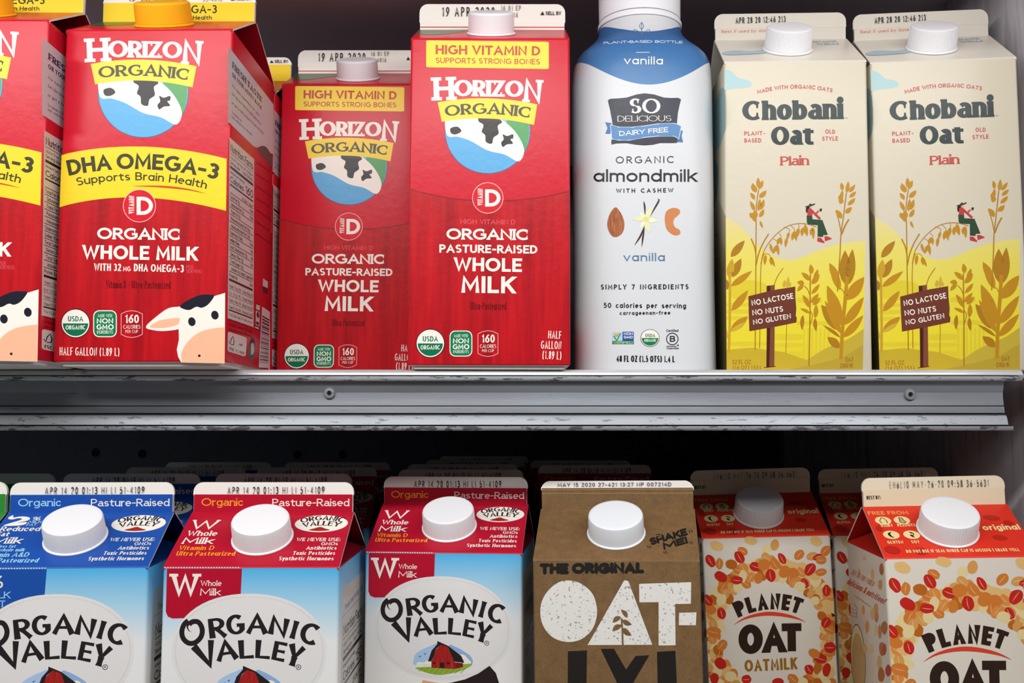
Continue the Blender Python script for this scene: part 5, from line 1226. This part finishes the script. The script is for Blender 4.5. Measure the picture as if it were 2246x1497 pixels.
a.part('date_stamp', 'fin', 'fin'); a.text('MAY 15 2020 27-421 13:27 NP 007214D', (11, 3.5), (81, 3.3), 2.4, Sty(.15, track=.24, seg=8), paint('#2c3560'), 5)
a.build(hosts)
# ================= cartons bordered with oat flakes
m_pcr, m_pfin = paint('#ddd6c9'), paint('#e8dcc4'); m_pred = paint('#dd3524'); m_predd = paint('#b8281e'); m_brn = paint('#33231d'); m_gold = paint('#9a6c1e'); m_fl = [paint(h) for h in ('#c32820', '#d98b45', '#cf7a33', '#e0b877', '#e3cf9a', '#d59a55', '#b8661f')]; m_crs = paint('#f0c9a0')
dims_po = (86, 86, 194, 25.4, 17.3); pose_pf = (260.8, 574.1, -303, -4.57, -1.48, 86); pose_pr = (176.9, 678.6, -303, -1.59, -1.75, 86)
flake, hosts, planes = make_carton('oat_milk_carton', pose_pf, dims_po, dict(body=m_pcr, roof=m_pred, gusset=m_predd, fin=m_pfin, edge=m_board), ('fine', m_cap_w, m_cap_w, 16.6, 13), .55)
a = art_for(pose_pr, planes); a.Z(1530, 1170, 4.578)
def oatflake(x, y, rx, ry, rot, ci, lv):
    m = m_fl[ci]; n = 11; P = []
    r = math.radians(rot)
    for i in range(n):
        t = 2*math.pi*i/n; k = random.uniform(.93, 1.06); u, v = rx*math.cos(t)*k, ry*math.sin(t)*k; P.append((x+u*math.cos(r)-v*math.sin(r), y+u*math.sin(r)+v*math.cos(r)))
    a.blob(P, m, lv, 2)
    if ci in (0, 2, 5, 1) and random.random() < .75:
        L = rx*.8; c, s_ = math.cos(r), math.sin(r); a.line([(x-L*c, y-L*s_), (x+random.uniform(-4, 4)-s_*4, y+c*4), (x+L*c, y+L*s_)], 4.5, m_crs, lv+1, taper=2, smooth=3)
a.part('oat_flake_border', 'front'); random.seed(5)
base = []
for _ in range(4000):
    x, y = random.uniform(40, 1352), random.uniform(200, 2300)
    e = ((x-745)/520)**2+((y-1010)/565)**2
    if e < 1.02 or e > 1.02+(.75 if y < 1010 else 2.6): continue
    if y < 300 and random.random() < .5: continue
    if y < 640 and 240-60 > y: continue
    if all((x-p[0])**2+(y-p[1])**2 > 44**2 for p in base): base.append((x, y))
for i, (x, y) in enumerate(base):
    near = math.sqrt(((x-745)/520)**2+((y-1010)/565)**2)
    oatflake(x, y, random.uniform(52, 66), random.uniform(40, 50), random.uniform(0, 180), random.choice((1, 3, 4, 4, 5, 2, 3, 6)), 2+(i % 3))
for x, y, rx, ry, rot, ci in ((192, 122, 72, 50, 20, 3), (535, 68, 68, 42, 10, 3), (775, 112, 58, 42, 100, 5), (690, 150, 46, 46, 0, 4), (1190, 75, 68, 46, 25, 3), (455, 172, 56, 38, 30, 2), (130, 272, 66, 46, 60, 0), (220, 300, 56, 40, 95, 2), (420, 235, 66, 46, 60, 0), (340, 308, 62, 48, 10, 6), (580, 330, 58, 46, 20, 0), (850, 250, 62, 34, 60, 0), (690, 235, 56, 40, 40, 5), (1020, 212, 58, 44, 130, 2), (1285, 170, 60, 46, 130, 2), (1150, 225, 62, 40, 165, 5), (1205, 235, 50, 34, 160, 0), (1240, 262, 52, 48, 0, 2), (1130, 355, 70, 52, 125, 0), (1240, 385, 58, 38, 170, 2), (235, 430, 70, 50, 30, 0), (395, 465, 60, 42, 5, 0), (735, 418, 66, 50, 80, 0), (610, 445, 58, 42, 90, 2), (875, 380, 66, 56, 130, 2), (665, 310, 60, 56, 0, 2), (1075, 495, 56, 36, 60, 0), (1025, 525, 58, 44, 0, 4), (1295, 570, 58, 42, 90, 0), (100, 665, 66, 44, 50, 0), (240, 800, 58, 44, 75, 0), (240, 665, 62, 48, 120, 4), (130, 760, 62, 46, 20, 2), (1290, 890, 56, 46, 120, 0), (1180, 672, 46, 46, 0, 4), (160, 985, 72, 52, 15, 2), (245, 1120, 60, 50, 130, 2), (1330, 1140, 60, 56, 0, 0), (230, 1300, 64, 54, 40, 0), (1230, 1250, 72, 50, 20, 0), (1170, 1200, 60, 46, 30, 2), (1295, 1365, 70, 42, 100, 0), (1120, 1360, 52, 46, 60, 0), (170, 1450, 56, 44, 90, 0), (490, 1460, 50, 46, 0, 0), (330, 1430, 60, 50, 0, 4), (960, 1455, 62, 44, 40, 2), (810, 1485, 60, 40, 0, 0)): oatflake(x, y, rx, ry, rot, ci, 6)
a.part('brand_lettering', 'front'); PB = Sty(.27, .24, track=.12, round_=False)
a.text('PLANET', (408, 842), (1012, 806), 160, PB, m_brn, 9, mid=(722, 758))
for ch, p, q, h in (('O', (412, 1206), (656, 1204), 296), ('A', (656, 1194), (888, 1188), 288), ('T', (848, 1180), (1046, 1177), 281)): a.text(ch, p, q, h, Sty(.3, .28, track=0, seg=22), m_brn, 9)
a.text('OATMILK', (474, 1384), (1002, 1358), 118, Sty(.22, .19, track=.1), m_gold, 9)
a.part('red_arc', 'front'); a.line([(360, 917), (450, 860), (560, 822), (680, 803), (800, 806), (920, 826), (1010, 852), (1086, 886)], 40, paint('#d8432c'), 9, taper=2, smooth=4)
a.build(hosts)
a = art_for(pose_pf, planes); a.Z(1840, 1020, 5.532)
a.part('roof_lettering', 'roof', 'roof'); L_mode(a, 'roof', dims_po); m_pyl = paint('#f0d79a'); PR_ = Sty(.17, track=.12, round_=True, jit=.03, seg=10)
a.text('FREE FROM', (1.6, 8.6), (25.4, 8.6), 3.6, Sty(.2, track=.1, round_=True), paint('#ec9a4e'))
for u, v in ((8.6, 14.4), (19.6, 14.4), (9.6, 28.2), (21.2, 28.4)): a.ell(u, v, 4.7, 4, m_pyl, 3, n=24)
a.line([(7.2, 17), (6.6, 14.4), (8.2, 11.6), (9.2, 11.6), (10.6, 14.4), (10.4, 17)], .45, DARK, 5); a.blob([(18.4, 11.8), (20.2, 12), (20.6, 14), (21.6, 16.2), (20, 17.4), (18, 16.2), (18.4, 14.2)], paint('#b9a777'), 5); a.line([(18.4, 11.8), (20.2, 12), (20.6, 14), (21.6, 16.2), (20, 17.4), (18, 16.2), (18.4, 14.2)], .45, DARK, 6, closed=True)
a.line([(10.6, 25.4), (8.6, 27), (9, 29.4), (10.6, 31.4)], 1.5, DARK, 5, taper=2, smooth=3); a.line([(20.2, 25.4), (22, 27.4), (21, 29.4), (22.4, 31.2)], 1.9, DARK, 5, taper=2, smooth=3); a.ell(21.6, 28, .7, .7, m_pyl, 6)
for t, u0, u1, v in (('DAIRY', 6, 13, 20.6), ('PEANUTS', 15.6, 26, 20.6), ('GLUTEN', 5.4, 14.4, 36.4), ('SOY', 19, 23.6, 36.4)): a.text(t, (u0, v), (u1, v), 2.7, PR_, m_pyl)
a.text('DO NOT USE IF SEAL UNDER CAP IS MISSING | SHAKE WELL', (13.6, 45), (76.4, 45), 2.8, PR_, m_pyl); a.text('original', (63.4, 25.4), (84.6, 25.4), 5.4, Sty(.2, track=.08, round_=True), m_pyl)
for u, v, rx, ry, r in ((72, 13.4, 4.8, 2.6, 10), (80, 19, 3, 2.4, 30), (70, 32.4, 4, 2.4, 10), (6.4, 42, 4.4, 3.6, 20), (22, 43.4, 4, 3.2, 0), (4.4, 22, 2, 3, 0)): a.ell(u, v, rx, ry, m_predd, 2, r)
a.part('fin_print', 'fin', 'fin'); L_mode(a, 'fin', dims_po); a.poly([(1, 7.2), (85, 7.2), (85, 17.4), (1, 17.4)], paint('#e6d6b8'), 2); a.text('BEST BY:', (2.8, 13), (11.4, 13), 2.3, Sty(.2, track=.1), DARK, 4); a.text('EH6L10 MAY-26-20 09:58 36-5631', (17, 6.6), (76, 6.6), 4.4, Sty(.09, dot=True, track=.22), paint('#5a5552'), 4)
a.part('side_picture', 'left'); a.Z(1840, 1220, 5.404); a.fn2 = None
a.text('OUT OF THIS WORLD', (138, 205), (400, 356), 62, COND, paint('#c2463a'), 4); a.text('delicious & nutritious!', (92, 318), (536, 566), 76, Sty(.2, track=.08, round_=True), m_fl[0], 4); a.text('we grow it with great care', (182, 470), (375, 602), 22, TINY, paint('#c2463a'), 4)
a.ell(228, 1210, 88, 412, DARK, 2, -3, 40); a.ell(228, 1212, 82, 402, paint('#d9cfa8'), 3, -3, 40); a.ell(232, 1262, 76, 358, paint('#c4a468'), 4, -3, 40)
a.line([(118, 570), (130, 690), (210, 720), (215, 600), (170, 560)], 6, paint('#c2463a'), 4); a.line([(130, 600), (200, 640)], 6, paint('#c2463a'), 4); a.line([(135, 650), (205, 680)], 6, paint('#c2463a'), 4)
random.seed(21)
for x, y, rx, ry, ci in ((300, 20, 20, 26, 3), (505, 150, 26, 70, 6), (400, 220, 20, 70, 3), (490, 330, 26, 60, 5), (290, 630, 18, 55, 1), (440, 640, 30, 90, 5), (445, 720, 24, 60, 2), (400, 680, 26, 66, 3), (335, 830, 24, 70, 5), (540, 840, 40, 80, 6), (485, 890, 22, 80, 2), (440, 880, 22, 66, 4), (510, 1090, 36, 84, 6), (540, 1100, 24, 70, 0), (390, 1090, 26, 56, 4), (315, 1090, 20, 50, 3), (480, 1250, 30, 80, 3), (500, 1400, 40, 90, 6), (585, 1350, 36, 70, 0), (240, 160, 14, 40, 3), (240, 205, 16, 60, 5)): a.blob([(x+rx*math.cos(t*.7854)*random.uniform(.9, 1.1), y+ry*math.sin(t*.7854)*random.uniform(.9, 1.1)) for t in range(8)], m_fl[ci], 2, 3)
a.build(hosts)
# ================= every pack in its place, each with a label of its own
def place(src, pose, first=False):
    o = src if first else copy_tree(src)
    loc, rot = carton_frame(pose); o.location = loc*MM; o.rotation_euler = rot
    return o
def setl(o, label, cat, group): tag(o, label, cat, group)
G1 = 'red half-gallon milk cartons on the upper shelf'
setl(red_omega, 'red milk carton with yellow DHA OMEGA-3 band, orange cap and cow face, wholly in view', 'carton', G1)
setl(place(red_omega, (-302.0, 533.1, -2.2, 1.17, -.3, 95)), 'red milk carton with yellow band cut off by the left edge of the photo', 'carton', G1)
setl(place(red_omega, (-204.5, 646.5, -4.5, 0, 0, 95)), 'red yellow-banded milk carton mostly hidden behind another with an orange cap', 'carton', G1)
setl(red_vit, 'red milk carton with HIGH VITAMIN D label standing forward beside the white bottle', 'carton', G1)
setl(place(red_vit, (-107.2, 652.3, -4.5, -.09, 0, 95)), 'red milk carton with HIGH VITAMIN D label set back in shade', 'carton', G1)
G2 = 'cream oat drink cartons on the upper shelf'
setl(oat_cream, 'cream oat drink carton with yellow field picture beside the right wall', 'carton', G2)
setl(place(oat_cream, (171.1, 593.1, -4.5, -3.36, .6, 86)), 'cream oat drink carton with yellow field picture next to the white bottle', 'carton', G2)
G3 = 'milk cartons on the lower shelf'
setl(ov_red, 'red-roofed milk carton with barn picture between blue-roofed carton and its shaded twin', 'carton', G3)
setl(place(ov_red, pose_r3), 'red-roofed milk carton with barn picture beside the brown paper carton, fin in shade', 'carton', G3)
setl(ov_blue, 'blue-roofed reduced fat milk carton with white screw cap at lower left', 'carton', G3)
setl(kraft, 'brown paper carton with big white letters OAT and a white cap', 'carton', 'oat drink cartons on the lower shelf')
G4 = 'cream oatmilk cartons with red roofs'
setl(flake, 'red-roofed oatmilk carton with brightly lit white cap in the lower right corner', 'carton', G4)
setl(place(flake, pose_pr), 'red-roofed oatmilk carton standing back with its cap in shade beside the brown carton', 'carton', G4)
setl(place(flake, (268, 690, -303, -5, -1.2, 86)), 'red-roofed oatmilk carton hidden behind the lower right corner carton, fin in deep shade', 'carton', G4)
# green-topped neighbour, only its fin end shows
m_grn = paint('#2f8a34')
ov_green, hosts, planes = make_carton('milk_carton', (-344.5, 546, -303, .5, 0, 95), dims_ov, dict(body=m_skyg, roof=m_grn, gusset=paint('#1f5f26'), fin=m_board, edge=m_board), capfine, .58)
a = art_for((-344.5, 546, -303, .5, 0, 95), planes); a.part('fin_band', 'fin', 'fin'); L_mode(a, 'fin', dims_ov); a.poly([(1, 7), (94, 7), (94, 17.6), (1, 17.6)], m_grn, 2); a.build(hosts)
setl(ov_green, 'green-topped milk carton cut off at the left edge of the lower shelf', 'carton', G3)
G5 = 'shaded cartons in the back rows of the lower shelf'
ordn = ('second', 'third', 'fourth', 'fifth')
def depth_row(src, col, rows, colname, kind):
    for i, (x, y, yaw) in enumerate(rows):
        setl(place(src, (x, y, -303, yaw, 0, 95)), '%s in deep shade, %s of the column behind %s' % (kind, ordn[i], colname), 'carton', G5)
depth_row(ov_blue, 0, ((-262, 645, 0), (-257, 745, .4), (-262, 848, 0)), 'the blue-roofed carton', 'blue-roofed carton')
depth_row(ov_red, 0, ((-158, 644, -1), (-153, 744, 1), (-156, 846, -.5)), 'the left red-roofed carton', 'red-roofed carton')
depth_row(ov_red, 0, ((-38, 706, .5), (-42, 806, 0), (-34, 906, .8), (-30, 1010, 0)), 'the right red-roofed carton', 'red-roofed carton')
depth_row(ov_red, 0, ((70, 790, 1.2), (64, 892, 0)), 'the brown paper carton', 'red-roofed carton')
setl(place(ov_green, (-362, 645, -303, 0, 0, 95)), 'green-topped carton in deep shade behind the cut-off green-topped one', 'carton', G5)
setl(place(ov_red, (-56, 1080, -303, 0, 0, 95)), 'red-roofed carton hard against the back panel of the lower shelf', 'carton', G5) if 0 else None
